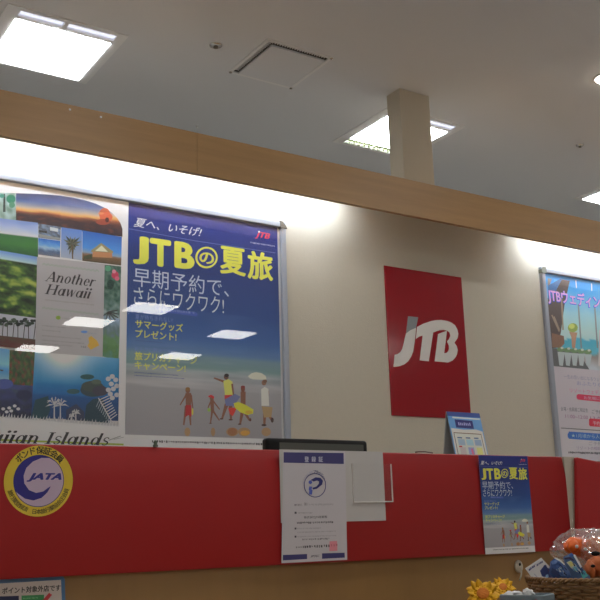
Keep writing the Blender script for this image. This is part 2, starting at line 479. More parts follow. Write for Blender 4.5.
mb = MB()
for k in range(24):
    x = vx0+.012+k*(vx1-vx0-.02)/24; mb.box(x, x+.004, vy0+.008, vy0+.034, CZ+.006, CZ+.012)
for k in range(24):
    y = vy0+.012+k*(vy1-vy0-.02)/24; mb.box(vx0+.008, vx0+.038, y, y+.004, CZ+.006, CZ+.012)
mb.build('slats', M_trim, v)
for k, (x, y) in enumerate(((vx0, vy1), (vx1, vy0), (vx1, vy1))):
    mb = MB(); mb.lathe([(.001, -.008), (.008, -.007), (.009, -.002), (.004, CZ*0)], (x, y, CZ), 12); mb.build('corner_clip', M_chrome, v)

# sprinklers
def sprinkler(x, y, s, lab):
    r = empty('sprinkler', (x, y, CZ), lab, 'sprinkler', None)
    mb = MB(); mb.lathe([(.001, .004), (.032*s, .004), (.030*s, -.004), (.012*s, -.010), (.001, -.010)], (x, y, CZ), 24); mb.build('cover_ring', M_chrome, r)
    mb = MB(); mb.lathe([(.001, -.008), (.008*s, -.010), (.007*s, -.012), (.012*s, -.013), (.012*s, -.015), (.001, -.016)], (x, y, CZ), 16); mb.build('head', M_cap, r)
sprinkler(.861*HC, 1.611*HC, 1, 'small chrome sprinkler in the ceiling to the left of the vent')
sprinkler(1.979*HC, 1.603*HC, .8, 'small dark sprinkler in the ceiling at the right above the wooden beam')

# round downlight at the right edge
x, y = 1.715*HC, 1.297*HC
r = empty('downlight', (x, y, CZ), 'round warm downlight glowing in the ceiling at the right edge', 'downlight')
mb = MB(); mb.lathe([(.05, .0), (.062, 0), (.062, -.005), (.052, -.007), (.05, -.002)], (x, y, CZ), 32); mb.build('ring', M_white, r)
mb = MB(); mb.lathe([(.001, -.001), (.050, -.001), (.046, -.012), (.03, -.02), (.001, -.024)], (x, y, CZ), 32); mb.build('lamp', M_spot, r)

# -------------------------------------------------- cove beam
YB = 3.2
zb0, zb1 = EYE+.436*YB, EYE+.491*YB
xj = at(197, 137, YB).x
beam = empty('cove_beam', (0, YB, zb0), 'long wooden cove beam running above the posters across the picture', 'beam')
mb = MB(); mb.box(-3.9, xj-.0006, YB, YB+.022, zb0, zb1); mb.box(xj+.0006, 9.4, YB, YB+.022, zb0, zb1)
mb.build('fascia_board', M_beam, beam)
mb = MB(); mb.box(-3.9, 9.4, YB+.022, YW, zb1-.020, zb1-.002); mb.build('top_board', M_beam, beam)
for q in ((70, 109.5), (101, 117), (197, 127)):
    p = at(*q, YB); mb = MB(); mb.lathe([(.001, -.0012), (.004, -.001), (.005, .001)], (p.x, YB, p.z), 12, 'y'); mb.build('screw_cap', M_trim, beam)

def cove_lamp(x0, x1, lab):
    r = empty('tube_lamp', (x0, 3.40, zb1-.05), lab, 'fluorescent lamp', 'tube lamps hidden behind the beam')
    y = 3.40; z = EYE+1.512
    mb = MB(); mb.box(x0, x1, y-.02, y+.02, z+.018, zb1-.021); mb.build('batten', M_white, r)
    mb = MB(); mb.tube([(x0+.02, y, z), (x1-.02, y, z)], .013, 14); mb.build('tube', M_tube, r)
    for a in (x0, x1-.018):
        mb = MB(); mb.box(a, a+.018, y-.016, y+.016, z-.016, z+.0175); mb.build('lamp_holder', M_white, r)
cove_lamp(-2.45, -1.20, 'tube lamp behind the wooden beam, outside the picture at the left')
cove_lamp(-1.18, .07, 'tube lamp behind the wooden beam, beyond the left edge of the picture')
cove_lamp(.09, 1.24, 'tube lamp behind the wooden beam over the island poster')
cove_lamp(1.26, 2.56, 'tube lamp behind the wooden beam over the blue summer poster')
cove_lamp(3.74, 4.90, 'tube lamp behind the wooden beam over the wedding poster')
cove_lamp(4.92, 6.1, 'tube lamp behind the wooden beam beyond the right edge')

# ---------------------------------------------- poster frames
ZT, ZB = EYE+.390*YW, EYE+.0805*YW
YF = YW-.024                   # front of the frame rails
YS = YW-.010                   # sheet plane
def rail_prof(mb, p0, p1, inward, w=.028):
    """snap frame rail, rounded front; p0,p1 outer edge points (x,z), inward unit (x,z)"""
    prof = [(0, YW-.001), (0, YW-.018), (.004, YF+.001), (.010, YF), (w-.004, YF), (w, YF+.003), (w, YW-.001)]
    rings = []
    for (x, z), e in ((p0, 1), (p1, -1)):
        d = Vector((p1[0]-p0[0], p1[1]-p0[1])).normalized()*e
        rings.append([Vector((x+inward[0]*a+d.x*a, y, z+inward[1]*a+d.y*a)) for a, y in prof])
    mb.loft(rings, True, True, smooth=False)
def poster_frame(x0, x1, lab, caps):
    r = empty('poster_frame', (x0, YW, ZB), lab, 'poster frame')
    for nm, a, b, n in (('top_rail', (x0, ZT), (x1, ZT), (0, -1)), ('bottom_rail', (x0, ZB), (x1, ZB), (0, 1)), ('side_rail', (x0, ZB), (x0, ZT), (1, 0)), ('side_rail', (x1, ZB), (x1, ZT), (-1, 0))):
        mb = MB(); rail_prof(mb, a, b, n); mb.build(nm, M_alu, r)
    mb = MB(); mb.box(x0+.004, x1-.004, YW-.006, YW-.001, ZB+.004, ZT-.004); mb.build('backboard', M_white, r)
    mb = MB(); P = [(x0+.02, ZB+.02), (x1-.02, ZB+.02), (x1-.02, ZT-.02), (x0+.02, ZT-.02)]
    mb.bm.faces.new([mb.bm.verts.new((a, YW-.0175, b)) for a, b in P]); face_room(mb.build('clear_cover', M_cover, r))
    return r
fx0, fx1 = .196*YW, .6325*YW
fr = poster_frame(fx0, fx1, 'wide silver poster frame on the wall holding the island and blue summer posters', None)
mb = MB(); mb.prism([(fx1-.034, ZT+.001), (fx1-.020, ZT-.002), (fx1-.004, ZT-.020), (fx1+.002, ZT-.032), (fx1-.034, ZT-.031)], YF-.004, YW-.002); mb.build('corner_cap', M_cap, fr)
gx0 = 1.105*YW; gx1 = gx0+.80
fr2 = poster_frame(gx0, gx1, 'silver poster frame on the wall at the right holding the wedding poster', None)
mb = MB(); mb.prism([(gx0-.003, ZT-.034), (gx0-.003, ZT-.014), (gx0+.012, ZT+.001), (gx0+.034, ZT+.002), (gx0+.036, ZT-.030), (gx0+.030, ZT-.036)], YF-.003, YW-.002); mb.build('corner_cap', M_cap2, fr2)

# ================================================= island poster (left)
A = Art(YS)
W_ = (172, 171, 172)
xd = .4145*YW                                     # meeting line of the two sheets
x_l = xd-.728
A.poly([(x_l, ZB+.01), (xd, ZB+.01), (xd, ZT-.012), (x_l, ZT-.012)], W_, True)
# collage of island photographs
art = [(-70, 190), (0, 192.8), (30, 193.3), (60, 195.5), (80, 199), (97, 204), (110, 211), (118, 219), (122.3, 228), (122.6, 240), (121, 300), (119, 420), (-70, 410)]
def sunset(u, v):
    c = ramp([(0, (45, 52, 80)), (.25, (70, 82, 120)), (.45, (150, 140, 130)), (.56, (200, 140, 80)), (.62, (110, 60, 45)), (.72, (50, 36, 38)), (1, (40, 30, 36))], v-.05*nz(u, v, 6)+ (u-.4)*.06)
    if v > .62: c = mixc(c, (120, 60, 40), max(0, nz(u, v, 14))*.8)
    return c
TS = [(16, 193.5), (60, 195.8), (96, 204), (118, 219)]
# strip as columns so its curved top follows the arch
top = [(16, 193.2), (30, 193.6), (45, 194.3), (60, 195.6), (72, 197.4), (84, 200), (95, 203.4), (104, 207.5), (111, 212), (117, 218), (120.5, 223.5), (122.3, 229)]
for i in range(len(top)-1):
    a, b = top[i], top[i+1]
    bot = lambda x: 219.5+(x)*.133+(1.0 if x > 60 else 0)
    u0_, u1_ = (a[0]-16)/106, (b[0]-16)/106
    def fn(u, v, a=a, b=b, u0_=u0_, u1_=u1_):
        yy = (a[1]*(1-u)+b[1]*u)*(1-v)+(bot(a[0])*(1-u)+bot(b[0])*u)*v
        xx = a[0]*(1-u)+b[0]*u; t = (yy-(192+(xx-16)*.10))/(bot(xx)-(192+(xx-16)*.10))
        return sunset(u0_+(u1_-u0_)*u, max(0, min(1, t)))
    A.tile([a, b, (b[0], bot(b[0])), (a[0], bot(a[0]))], max(2, int((b[0]-a[0])/1.3)), 22, fn); A.up(-1)
A.up()
A.ell(104.5, 214, 5.5, 6, (150, 75, 50)); A.ell(106, 217, 6.5, 5, (165, 80, 55)); A.ell(103, 222, 7, 3, (120, 55, 42)); A.ell(107, 220, 2, 2.5, (60, 28, 26)); A.ell(101, 213.5, 3, 1.2, (190, 105, 70))
A.tile([(-60, 191), (15.8, 193.2), (16, 221.5), (-60, 212)], 30, 14, lambda u, v: mixc((165, 180, 185), (70, 95, 80), .5+.6*nz(u*3, v, 4)))
A.poly([(3.5, 194), (5, 194), (5.5, 212), (3, 212)], (40, 50, 45)); A.ell(11, 199, 4.5, 4.5, (45, 105, 80)); A.ell(12, 205, 3, 3, (70, 115, 90)); A.ell(2, 196, 2.5, 2, (60, 115, 100))
# second row
A.tile([(-60, 211), (38, 222.8), (38, 257), (-60, 245)], 40, 26, lambda u, v: (ramp([(0, (95, 115, 160)), (.25, (140, 150, 175)), (.42, (165, 165, 170))], v+.1*nz(u, v, 5)) if v < .44 else ramp([(.44, (45, 90, 50)), (.7, (50, 100, 45)), (1, (30, 70, 40))], v+.08*nz(u*2, v, 9))))
A.tile([(38.3, 223.5), (60.8, 227), (60.3, 240.5), (38.3, 237.5)], 10, 8, lambda u, v: mixc((110, 130, 160), (60, 62, 66), .5+.9*nz(u, v, 6)))
A.poly([(50, 227), (58, 228.5), (58, 232), (50, 230.5)], (165, 170, 175)); A.poly([(39, 234), (60, 238), (60, 240), (39, 237)], (120, 122, 120))
A.poly([(39, 230), (47, 231), (47, 233.5), (39, 232)], (45, 45, 45))
A.tile([(38.3, 238), (60.3, 241), (60, 257.5), (38.2, 254.5)], 10, 10, lambda u, v: ramp([(0, (40, 90, 160)), (.35, (80, 130, 190)), (.55, (130, 155, 185)), (.7, (60, 80, 110)), (1, (90, 90, 100))], v+.15*nz(u, v, 5)))
A.tile([(61.3, 227.2), (82, 230.3), (81.8, 260.3), (60.8, 257.2)], 6, 8, lambda u, v: mixc((75, 105, 160), (130, 140, 155), v))
for k in range(15):
    a = 2*pi*k/15+.2; L = 9+3*sin(k*5); cxp, cyp = 72, 244
    e = (cxp+L*cos(a)*.85, cyp+L*sin(a)); n = (-sin(a)*1.1, cos(a)*1.1)
    A.poly([(cxp, cyp), (cxp+(e[0]-cxp)*.5+n[0], cyp+(e[1]-cyp)*.5+n[1]), e, (cxp+(e[0]-cxp)*.5-n[0], cyp+(e[1]-cyp)*.5-n[1])], (50, 58, 48) if k % 2 else (85, 85, 70))
A.line((72, 245), (72.5, 259), 1.2, (80, 65, 50))
A.tile([(82.3, 230.5), (121.8, 237), (121, 265.5), (82.2, 260.8)], 26, 20, lambda u, v: ramp([(0, (35, 75, 140)), (.55, (60, 115, 175)), (.72, (110, 130, 150)), (.76, (105, 75, 50)), (1, (70, 60, 45))], v+.04*nz(u, v, 8)))
A.poly([(91, 250.5), (101, 243), (113, 251.5), (113, 253), (91, 252)], (120, 115, 80)); A.poly([(92.5, 251.5), (112, 252.8), (112, 258), (92.5, 257)], (150, 105, 70)); A.poly([(95, 251), (101.5, 245.5), (108, 252)], (185, 180, 150)); A.poly([(84, 256), (92, 254), (92, 259), (84, 259)], (55, 60, 40))
# left column
def hills(u, v):
    g = nz(u*1.2, v*2, 5)+.6*nz(u, v*1.6, 14, 2)+.35*nz(u, v, 34, 3)
    if v < .13: return ramp([(0, (85, 120, 175)), (.13, (150, 170, 195))], v)
    c = ramp([(-1, (16, 26, 16)), (-.3, (34, 56, 26)), (.1, (58, 88, 34)), (.5, (115, 132, 56)), (1, (140, 150, 70))], g+ (.18 if .38 < v < .62 else -.12))
    return c
A.tile([(-60, 240), (37, 256.8), (36, 319), (-60, 306)], 74, 56, hills)
A.tile([(-60, 306), (35.8, 318), (35.3, 342), (-60, 332)], 20, 10, lambda u, v: (150, 152, 160))
for i in range(10):
    x = -14+i*5.3; l = 1.4*sin(i*3)
    A.line((x, 339), (x+l+1, 320), .8, (35, 36, 36)); 
    for k in range(7):
        A.ell(x+l+1+4*sin(k*2.4+i), 321+2.6*cos(k*1.9+i)+k*.4, 2.1, 1.3, ((40, 52, 44), (28, 34, 34), (60, 72, 60))[k % 3], 8)
A.tile([(-60, 329), (35.3, 339.5), (35, 350.5), (-60, 340)], 40, 8, lambda u, v: mixc((60, 66, 48), (85, 34, 36), .4+v*.4+.5*nz(u*3, v, 6)))
A.tile([(-60, 340), (9.3, 349.5), (8.5, 385), (-60, 380)], 10, 14, lambda u, v: ramp([(0, (80, 130, 190)), (.45, (110, 160, 200)), (.6, (60, 120, 165)), (.9, (120, 150, 160)), (1, (170, 180, 180))], v))
A.poly([(0, 369.5), (3, 370), (3, 371.2), (0, 371)], (70, 60, 60))
A.tile([(9.5, 350), (34.6, 352), (33, 388), (8.6, 386)], 24, 26, lambda u, v: mixc(mixc((30, 62, 40), (64, 92, 52), .5+nz(u, v, 7)), (120, 50, 52), 1.3*max(0, nz(u, v, 9, 4))+.1))
A.tile([(-60, 380), (33.5, 386), (31.5, 419), (-60, 412)], 44, 18, lambda u, v: mixc(mixc((52, 60, 105), (28, 32, 52), v+.5*nz(u*2, v, 6)), (46, 66, 48), .6*max(0, nz(u*2, v, 9, 5))))
for x, y in ((3, 409), (6.5, 412), (11, 411), (14.5, 406), (18, 409), (9, 408)): A.ell(x, y, 2, 1.6, (165, 165, 168), 8)
A.ell(4, 384, 9, 5, (62, 74, 130)); A.ell(24, 395, 8, 5, (34, 40, 68))
# right column
A.tile([(104.3, 264.5), (121.2, 266.5), (119.6, 322), (103.6, 318)], 16, 40, lambda u, v: mixc(mixc((28, 62, 50), (88, 110, 100), .5+.8*nz(u, v*3, 5)), (160, 168, 180), .9*max(0, v-.55)*2*(.6+nz(u, v*3, 4, 6))))
A.ell(115, 275, 3.6, 3.8, (160, 50, 75)); A.ell(117, 278.5, 2.4, 2.2, (185, 80, 105)); A.ell(114, 271.5, 2, 2, (205, 110, 130)); A.ell(108, 268.5, 3, 3, (70, 130, 100)); A.ell(110.5, 284.5, 3.5, 5, (22, 50, 42))
A.tile([(103.6, 315), (120, 319), (118.6, 360), (102.4, 356.5)], 14, 26, lambda u, v: ramp([(0, (120, 140, 160)), (.35, (80, 100, 105)), (.55, (80, 115, 75)), (.8, (70, 105, 60)), (1, (70, 110, 95))], v+.25*nz(u, v*2, 5)))
for k in range(7): A.line((108, 312), (108+11*cos(.1+k*.45-.6), 312+9*sin(.1+k*.45-.3)), 1.1, (45, 45, 45))
# underwater scene
def sea(u, v):
    gx = (u-.33)/.38; gl = math.exp(-gx*gx*1.3)*max(0, 1-v*2.1)**.8
    base = ramp([(0, (75, 130, 165)), (.2, (35, 108, 152)), (.45, (28, 100, 148)), (.62, (22, 84, 138)), (.66, (22, 66, 118)), (1, (22, 52, 92))], v)
    base = mixc(base, (70, 140, 175), .25*max(0, nz(u*9, v*1.2, 2.4)) if v < .6 else .12*max(0, nz(u, v, 8)))
    return mixc(base, (172, 178, 182), min(1, gl*1.25))
A.tile([(34.6, 352), (119, 358.5), (118, 421), (31, 418)], 60, 48, sea)
A.ell(93, 390, 13, 7, (40, 56, 62)); A.ell(92, 386.5, 11, 5.5, (52, 62, 58)); A.ell(87, 377, 7, 2.6, (35, 70, 72)); A.ell(73, 391.5, 6.5, 2.6, (38, 72, 76)); A.ell(100, 391, 8, 5, (52, 50, 62)); A.ell(96, 382, 5, 2.5, (70, 82, 70))
A.poly([(84, 421), (86, 405), (93, 399), (102, 398), (108, 412), (108, 423)], (24, 50, 62)); A.poly([(66, 410), (76, 404), (84, 412), (84, 421), (66, 420)], (42, 50, 74))
A.poly([(31, 417), (35, 400), (48, 396), (50, 410), (46, 420)], (26, 56, 66))
PW = (158, 158, 160)
def palm(x, y0, y1, r):
    A.poly([(x-.9, y0), (x-.4, y1), (x+.5, y1), (x+.9, y0)], PW)
    for k in range(11):
        a = pi+pi*k/10 + (.25 if k % 2 else -.1); e = (x+r*cos(a), y1+r*.62*sin(a)+(2.2 if k in (0, 1, 9, 10) else 0)); m = (x+r*.55*cos(a), y1+r*.75*sin(a)-.6)
        A.poly([(x-.5, y1+.6), m, e, (m[0]+.3, m[1]+1.6), (x+.5, y1+.8)], PW)
palm(54, 424, 404, 9); palm(60, 424, 405, 8.5); palm(75.5, 424, 413, 5); palm(71.5, 423, 416, 3.5)
for x, y in ((108, 379), (112, 376.5), (115.5, 380), (111, 384), (108, 390), (113, 389), (116.5, 395), (112, 398), (116.5, 386), (110, 394)): A.ell(x, y, 2.6, 2.4, PW, 10)
for k in range(9):
    A.line((99+k*1.4, 400+k*2.4), (108+k*1.1, 396+k*2.3), .9, PW); A.line((99+k*1.4, 400+k*2.4), (96+k*1.6, 407+k*2), .7, (120, 130, 140))
A.line((98, 398), (112, 423), 1, PW)
for k in range(46):                                    # grass edge at the foot of the collage
    x = -20+k*3.1; y = 416.5+x*.075; hgt = 3+2.6*abs(sin(k*7.1)); A.poly([(x-1.6, y+2.5), (x+.9*sin(k)+1.2, y-hgt+1), (x+1.6, y+2.8)], PW)
A.poly([(-70, 413), (0, 418), (40, 420.5), (80, 424), (124, 427), (124, 452), (-70, 452)], W_)
A.poly([(118.8, 352), (124.5, 352), (124.5, 430), (117.8, 430)], W_)
# white card with the title
A.poly([(37, 257), (104.4, 264.3), (102.3, 357), (60, 354), (34.8, 352)], (142, 140, 142))
for r_, y0 in ((0, 262.8), (1, 306.5)):
    for k in range(14):
        x = 42+k*4.05; y = y0+k*.50; A.poly([(x, y+1.6), (x+2, y), (x+4, y+2.1), (x+4, y+3.3), (x+2, y+1.3), (x, y+2.9)], (125, 135, 125))
serif_text(A, 'Another', (45, 281.2), 93.5, 7.2, (38, 34, 36), .30)
serif_text(A, 'Hawaii', (44.5, 294), 89.5, 7.2, (38, 34, 36), .30)
A.dashes((45, 301), 94, 1.9, (125, 122, 120), 3)
for k, (xe, yy) in enumerate(((66, 326.5), (60, 331), (80, 336.5), (84, 341), (72, 344.5))): A.dashes((42, yy), xe, 1.5, (122, 120, 120), 5+k)
A.ell(58, 317.8, 2.4, 2, (110, 135, 50)); A.dashes((62, 319), 68, 1.5, (125, 122, 120), 9)
A.ell(84, 332, 3.4, 1.3, (80, 120, 170)); A.dashes((88, 334), 96, 1.6, (120, 130, 140), 12)
A.poly([(88, 338), (91, 336), (97, 341), (99, 345.5), (95, 347.5), (90.5, 350), (87, 346), (89, 343)], (205, 140, 55)); A.dashes((81, 348), 86, 2, (90, 90, 90), 14)
A.poly([(-60, 438), (0, 441), (123, 445.6), (123, 443.8), (0, 439.2), (-60, 436)], (125, 140, 50))
serif_text(A, 'Hawaiian Islands', (-60, 441.6), 107, 8.8, (28, 26, 28), .30)
A.line((108, 440.5), (120, 436.2), .8, (120, 120, 120)); A.line((113, 439.6), (123, 437.4), .6, (130, 130, 130))
o = A.build('travel_poster', M_print, None, (x_l, YS, ZB+.01))
tag(o, 'white island travel poster with a photo collage in the left half of the wide frame', 'poster')

# ================================================= blue summer poster
A = Art(YS)
x0s, x1s = xd+.0005, xd+.728
ztp, zbt = EYE+.3815*YW, EYE+.3815*YW-1.03
def sky(u, v):
    c = ramp([(0, (22, 32, 96)), (.25, (22, 40, 92)), (.45, (28, 56, 108)), (.57, (44, 78, 130)), (.635, (72, 100, 138)), (.655, (92, 116, 128)), (.70, (94, 120, 120)), (.725, (130, 138, 140)), (.74, (112, 120, 124)), (.77, (138, 138, 140)), (.80, (128, 128, 131)), (1, (124, 122, 126))], v)
    if .45 < v < .62: c = mixc(c, (95, 118, 160), .35*max(0, nz(u*1.4, v*4, 3)))
    if .655 < v < .80: c = mixc(c, (160, 160, 160), .8*max(0, nz(u*1.2, v*24, 3, 2)))
    return c
zart = EYE+.1085*YW
A.poly([(x0s, zbt), (x1s, zbt), (x1s, ztp), (x0s, ztp)], W_, True)
A.tile([(x0s, ztp), (x1s, ztp), (x1s, zart), (x0s, zart)], 36, 110, sky, True)
YL = (205, 190, 62)
WL = (170, 174, 196)
A.text('夏へ、いそげ!', (133.5, 226.5), 202, 9.6, WL, .012, .35)
A.line((128, 228.6), (193, 240.5), .45, (90, 100, 150)); A.line((193, 240.5), (275.5, 247.5+5.5), .45, (90, 100, 150))
A.text('JTB', (254.8, 238.6), 270.3, 7.6, (165, 45, 62), .04, .35); A.ell(259, 231.8, 1, 1, (170, 175, 200), 8)
A.dashes((250.5, 243.3), 274, 1.6, (150, 155, 190), 21)
A.text('J', (132.8, 263.6), 148.6, 28.6, YL, .05); A.text('T', (149.5, 265.2), 171, 27.8, YL, .05); A.text('B', (174.2, 267.6), 194.6, 27.0, YL, .05)
A.ell(206.5, 257.5, 11.2, 10.8, YL, 28); A.ell(206.6, 257.5, 9.3, 8.9, (24, 38, 98), 28)
A.text('の', (199.2, 262.8), 214.2, 11.5, YL, .030)
A.text('夏', (220, 273.3), 246, 28.0, YL, .035)
A.text('旅', (247.5, 278.4), 273.3, 28.4, YL, .035)
A.text('早期予約で、', (133.2, 286), 229, 19, (150, 158, 196), .0)
A.text('さらにワクワク!', (133.6, 304.2), 224, 17.6, (158, 166, 200), .0)
A.poly([(156, 307.2), (196.5, 312.5), (198, 314.7), (196.5, 316.5), (156, 311.2), (154.6, 309)], (52, 72, 140))
A.text('期間8月31日(土)まで', (158, 310.6), 195, 3.0, (120, 135, 180), .0)
A.text('夏が待ちきれない!', (135.2, 319), 173, 5.2, (92, 110, 160), .0)
A.text('サマーグッズ', (135.2, 327.6), 183, 8.4, (196, 184, 70), .022)
A.text('プレゼント!', (135.2, 337.2), 176.5, 8.2, (196, 184, 70), .022)
A.dashes((135.5, 341), 162, 1.2, (58, 72, 120), 31)
A.text('おトクに貯めて旅へ', (134.6, 351.4), 176, 5, (92, 110, 160), .0)
A.text('旅プリカチャージ', (134.6, 360), 197, 8.6, (196, 184, 70), .022)
A.text('キャンペーン!', (134.6, 369), 185.6, 8.0, (196, 184, 70), .022)
A.dashes((134.6, 373), 178, 1.2, (58, 72, 120), 33); A.dashes((134.6, 376), 184, 1.2, (58, 72, 120), 34)
# family walking on the beach, and their reflections on the wet sand
O, K = (180, 360), 5.4545
SK = (112, 74, 58)
def limb(p0, p1, w0, w1, c):
    a, b = Vector(p0), Vector(p1); d = (b-a).normalized(); n = Vector((-d.y, d.x))
    A.z([tuple(a+n*w0), tuple(b+n*w1), tuple(b-n*w1), tuple(a-n*w0)], O, K, c)
def ez(cx, cy, rx, ry, c): A.ell(O[0]+cx/K, O[1]+cy/K, rx/K, ry/K, c, 14)
for cx, w in ((40, 16), (180, 12), (285, 34), (350, 34), (470, 26)): ez(cx, 392, w, 24, (142, 114, 84)); 
ez(285, 392, 26, 22, (135, 92, 62)); ez(355, 398, 26, 14, (170, 130, 60))
limb((34, 250), (20, 355), 8, 4, SK); limb((50, 250), (58, 356), 8, 4, SK); limb((45, 180), (46, 256), 16, 14, SK); limb((34, 190), (0, 246), 5, 3, SK); limb((60, 190), (70, 265), 5, 3, SK)
A.z([(30, 246), (62, 246), (62, 310), (46, 300), (28, 312)], O, K, (150, 40, 42)); ez(42, 166, 13, 15, SK); ez(42, 158, 13, 10, (120, 90, 50)); ez(68, 282, 5, 20, (175, 160, 60))
limb((176, 275), (166, 344), 6, 3, SK); limb((178, 275), (215, 330), 6, 3, SK); limb((174, 215), (177, 282), 10, 9, SK); limb((182, 225), (216, 270), 4, 3, SK); limb((168, 225), (152, 262), 4, 3, SK)
ez(172, 208, 11, 12, SK); A.z([(153, 196), (170, 189), (187, 200), (184, 212), (168, 204), (156, 203)], O, K, (170, 42, 45)); ez(158, 272, 9, 10, (120, 150, 70)); ez(166, 345, 8, 3, (90, 60, 45))
limb((255, 240), (230, 318), 11, 5, SK); limb((275, 240), (278, 325), 11, 5, SK); limb((246, 120), (185, 98), 7, 4, SK)
A.z([(236, 115), (262, 104), (286, 118), (290, 200), (246, 200)], O, K, (176, 182, 84)); limb((284, 130), (292, 195), 5, 4, SK); ez(252, 92, 13, 16, (90, 60, 50)); ez(254, 84, 13, 10, (40, 32, 30))
A.z([(242, 192), (284, 190), (284, 214), (244, 216)], O, K, (180, 50, 52)); A.z([(243, 215), (300, 185), (330, 200), (292, 250), (250, 250)], O, K, (92, 98, 135)); A.z([(262, 262), (312, 258), (288, 306), (272, 296)], O, K, (175, 52, 42)); ez(226, 321, 10, 4, (80, 50, 42)); ez(276, 326, 12, 4, (80, 50, 42))
limb((340, 280), (328, 348), 10, 5, SK); limb((350, 280), (380, 330), 9, 5, SK); limb((344, 172), (344, 245), 14, 13, SK); ez(343, 158, 12, 17, (105, 62, 48)); ez(343, 148, 12, 9, (110, 50, 45))
A.z([(292, 236), (318, 228), (360, 246), (400, 270), (398, 292), (368, 300), (330, 286), (300, 262)], O, K, (212, 178, 52)); ez(375, 285, 20, 10, (205, 150, 50)); ez(325, 350, 10, 4, (80, 50, 42)); ez(383, 326, 6, 9, (80, 50, 42))
limb((462, 290), (460, 350), 9, 6, SK); limb((480, 290), (502, 330), 9, 6, SK); limb((480, 170), (478, 250), 5, 4, SK)
A.z([(442, 160), (462, 146), (482, 158), (486, 250), (444, 250)], O, K, (180, 172, 165)); A.z([(445, 252), (505, 258), (498, 312), (458, 314)], O, K, (140, 118, 84)); ez(458, 124, 13, 15, (120, 85, 66)); ez(463, 116, 12, 10, (100, 72, 52))
A.z([(370, 88), (390, 72), (415, 66), (445, 72), (468, 88), (472, 106), (440, 108), (400, 106), (380, 100)], O, K, (188, 180, 158)); ez(458, 355, 14, 6, (60, 42, 38)); ez(503, 328, 8, 14, (60, 42, 38))
A.dashes((152, 442.6), 262, 2.6, (40, 40, 44), 41, .6)
org = (x0s, YS, ztp)
sp = A.build('summer_poster', M_print, None, org)
tag(sp, 'large blue summer travel poster with yellow headline, in the right half of the wide frame', 'poster')

# ================================================= wedding poster (right)
A = Art(YS)
gx = gx0+.026
A.poly([(gx, ZB+.01), (gx+.745, ZB+.01), (gx+.745, ZT-.012), (gx, ZT-.012)], (160, 158, 162), True)
O, K = (545, 270), 6.667
zphoto = at(553, 366, YS).z
def chap(u, v):
    c = ramp([(0, (40, 110, 185)), (.12, (50, 120, 200)), (.4, (120, 160, 195)), (.62, (150, 175, 190)), (.68, (140, 170, 180)), (.685, (60, 140, 160)), (.82, (80, 150, 165)), (.84, (120, 110, 105)), (1, (160, 165, 170))], v+.05*nz(u*2, v, 5))
    return c
A.tile([(gx, ZT-.02), (gx+.745, ZT-.02), (gx+.745, zphoto), (gx, zphoto)], 40, 50, chap, True)
A.z([(18, 55), (45, 60), (30, 108), (18, 110)], O, K, (110, 105, 100)); A.z([(60, 60), (90, 68), (75, 110), (50, 110)], O, K, (60, 130, 190))
A.z([(18, 190), (30, 130), (100, 60), (165, 72), (130, 230), (105, 420), (75, 520), (28, 520), (22, 300)], O, K, (72, 64, 62))
A.z([(20, 105), (95, 62), (112, 64), (45, 190), (20, 195)], O, K, (58, 90, 130))
for p, q in (((45, 300), (95, 410)), ((60, 310), (95, 400)), ((108, 150), (120, 400))): A.line((O[0]+p[0]/K, O[1]+p[1]/K), (O[0]+q[0]/K, O[1]+q[1]/K), 1.4, (125, 112, 98))
A.z([(45, 420), (125, 440), (130, 490), (100, 520), (48, 515)], O, K, (110, 84, 70))
for x in (222, 330): A.line((O[0]+x/K, O[1]+230/K), (O[0]+(x+20)/K, O[1]+520/K), 1.5, (110, 118, 120))
A.line((O[0]+205/K, O[1]+70/K), (O[0]+210/K, O[1]+120/K), 1, (170, 200, 215)); A.line((O[0]+310/K, O[1]+90/K), (O[0]+312/K, O[1]+140/K), 1, (170, 200, 215))
A.z([(160, 410), (215, 418), (208, 450), (200, 520), (180, 520), (176, 450)], O, K, (150, 118, 98)); A.ell(O[0]+185/K, O[1]+385/K, 5, 4.6, (120, 140, 70), 14); A.ell(O[0]+178/K, O[1]+375/K, 3, 2.6, (160, 175, 95), 12)
A.poly([(x_, z_) for x_, z_ in ((gx, zphoto), (gx, zphoto+.10), (gx+.22, zphoto+.10), (gx+.30, zphoto))], (80, 82, 84), True)
for k in range(5):
    x = 105+k*45
    A.ell(O[0]+x/K, O[1]+(530+k*4)/K, 4, 2.4, (95, 120, 85), 10); A.z([(x-22, 545+k*4), (x+26, 548+k*4), (x+14, 640), (x-10, 636)], O, K, (150, 158, 160)); A.ell(O[0]+(x+8)/K, O[1]+(520+k*4)/K, 1.6, 1.2, (165, 180, 160), 8)
A.z([(360, 400), (420, 380), (420, 640), (355, 640)], O, K, (165, 160, 160))
A.text('JTBウェディング', (548.4, 304.2), 630, 16.6, (30, 62, 170), .075, .0)
A.text('JTBウェディング', (548.6, 303.4), 629.6, 15.6, (196, 132, 178), .03, .0)
zz = at(553, 366, YS)
A.poly([(gx, ZB+.01), (gx+.745, ZB+.01), (gx+.745, zphoto), (gx, zphoto)], (162, 156, 162), True)
A.text('一生の思い出になるウェディング', (564, 378.3), 612, 4, (120, 118, 140))
A.text('おふたりらしい', (577, 385), 612, 4, (120, 118, 150)); A.text('リゾートウェディングを', (570, 392.3), 615, 4.2, (176, 90, 130)); A.text('ご提案します', (584, 400), 610, 4, (120, 118, 150))
A.poly([(576.5, 398-3+.5), (578, 394), (640, 400), (640, 406), (578, 399.6), (576.6, 398)], (178, 48, 78)); A.text('お気軽に', (584, 399.3), 600, 3.4, (200, 150, 165))
A.text('会場・会員様ご相談会', (561, 410.8), 588, 4.2, (84, 84, 96)); A.text('ご予約は', (592, 413.5), 606, 4, (84, 84, 96))
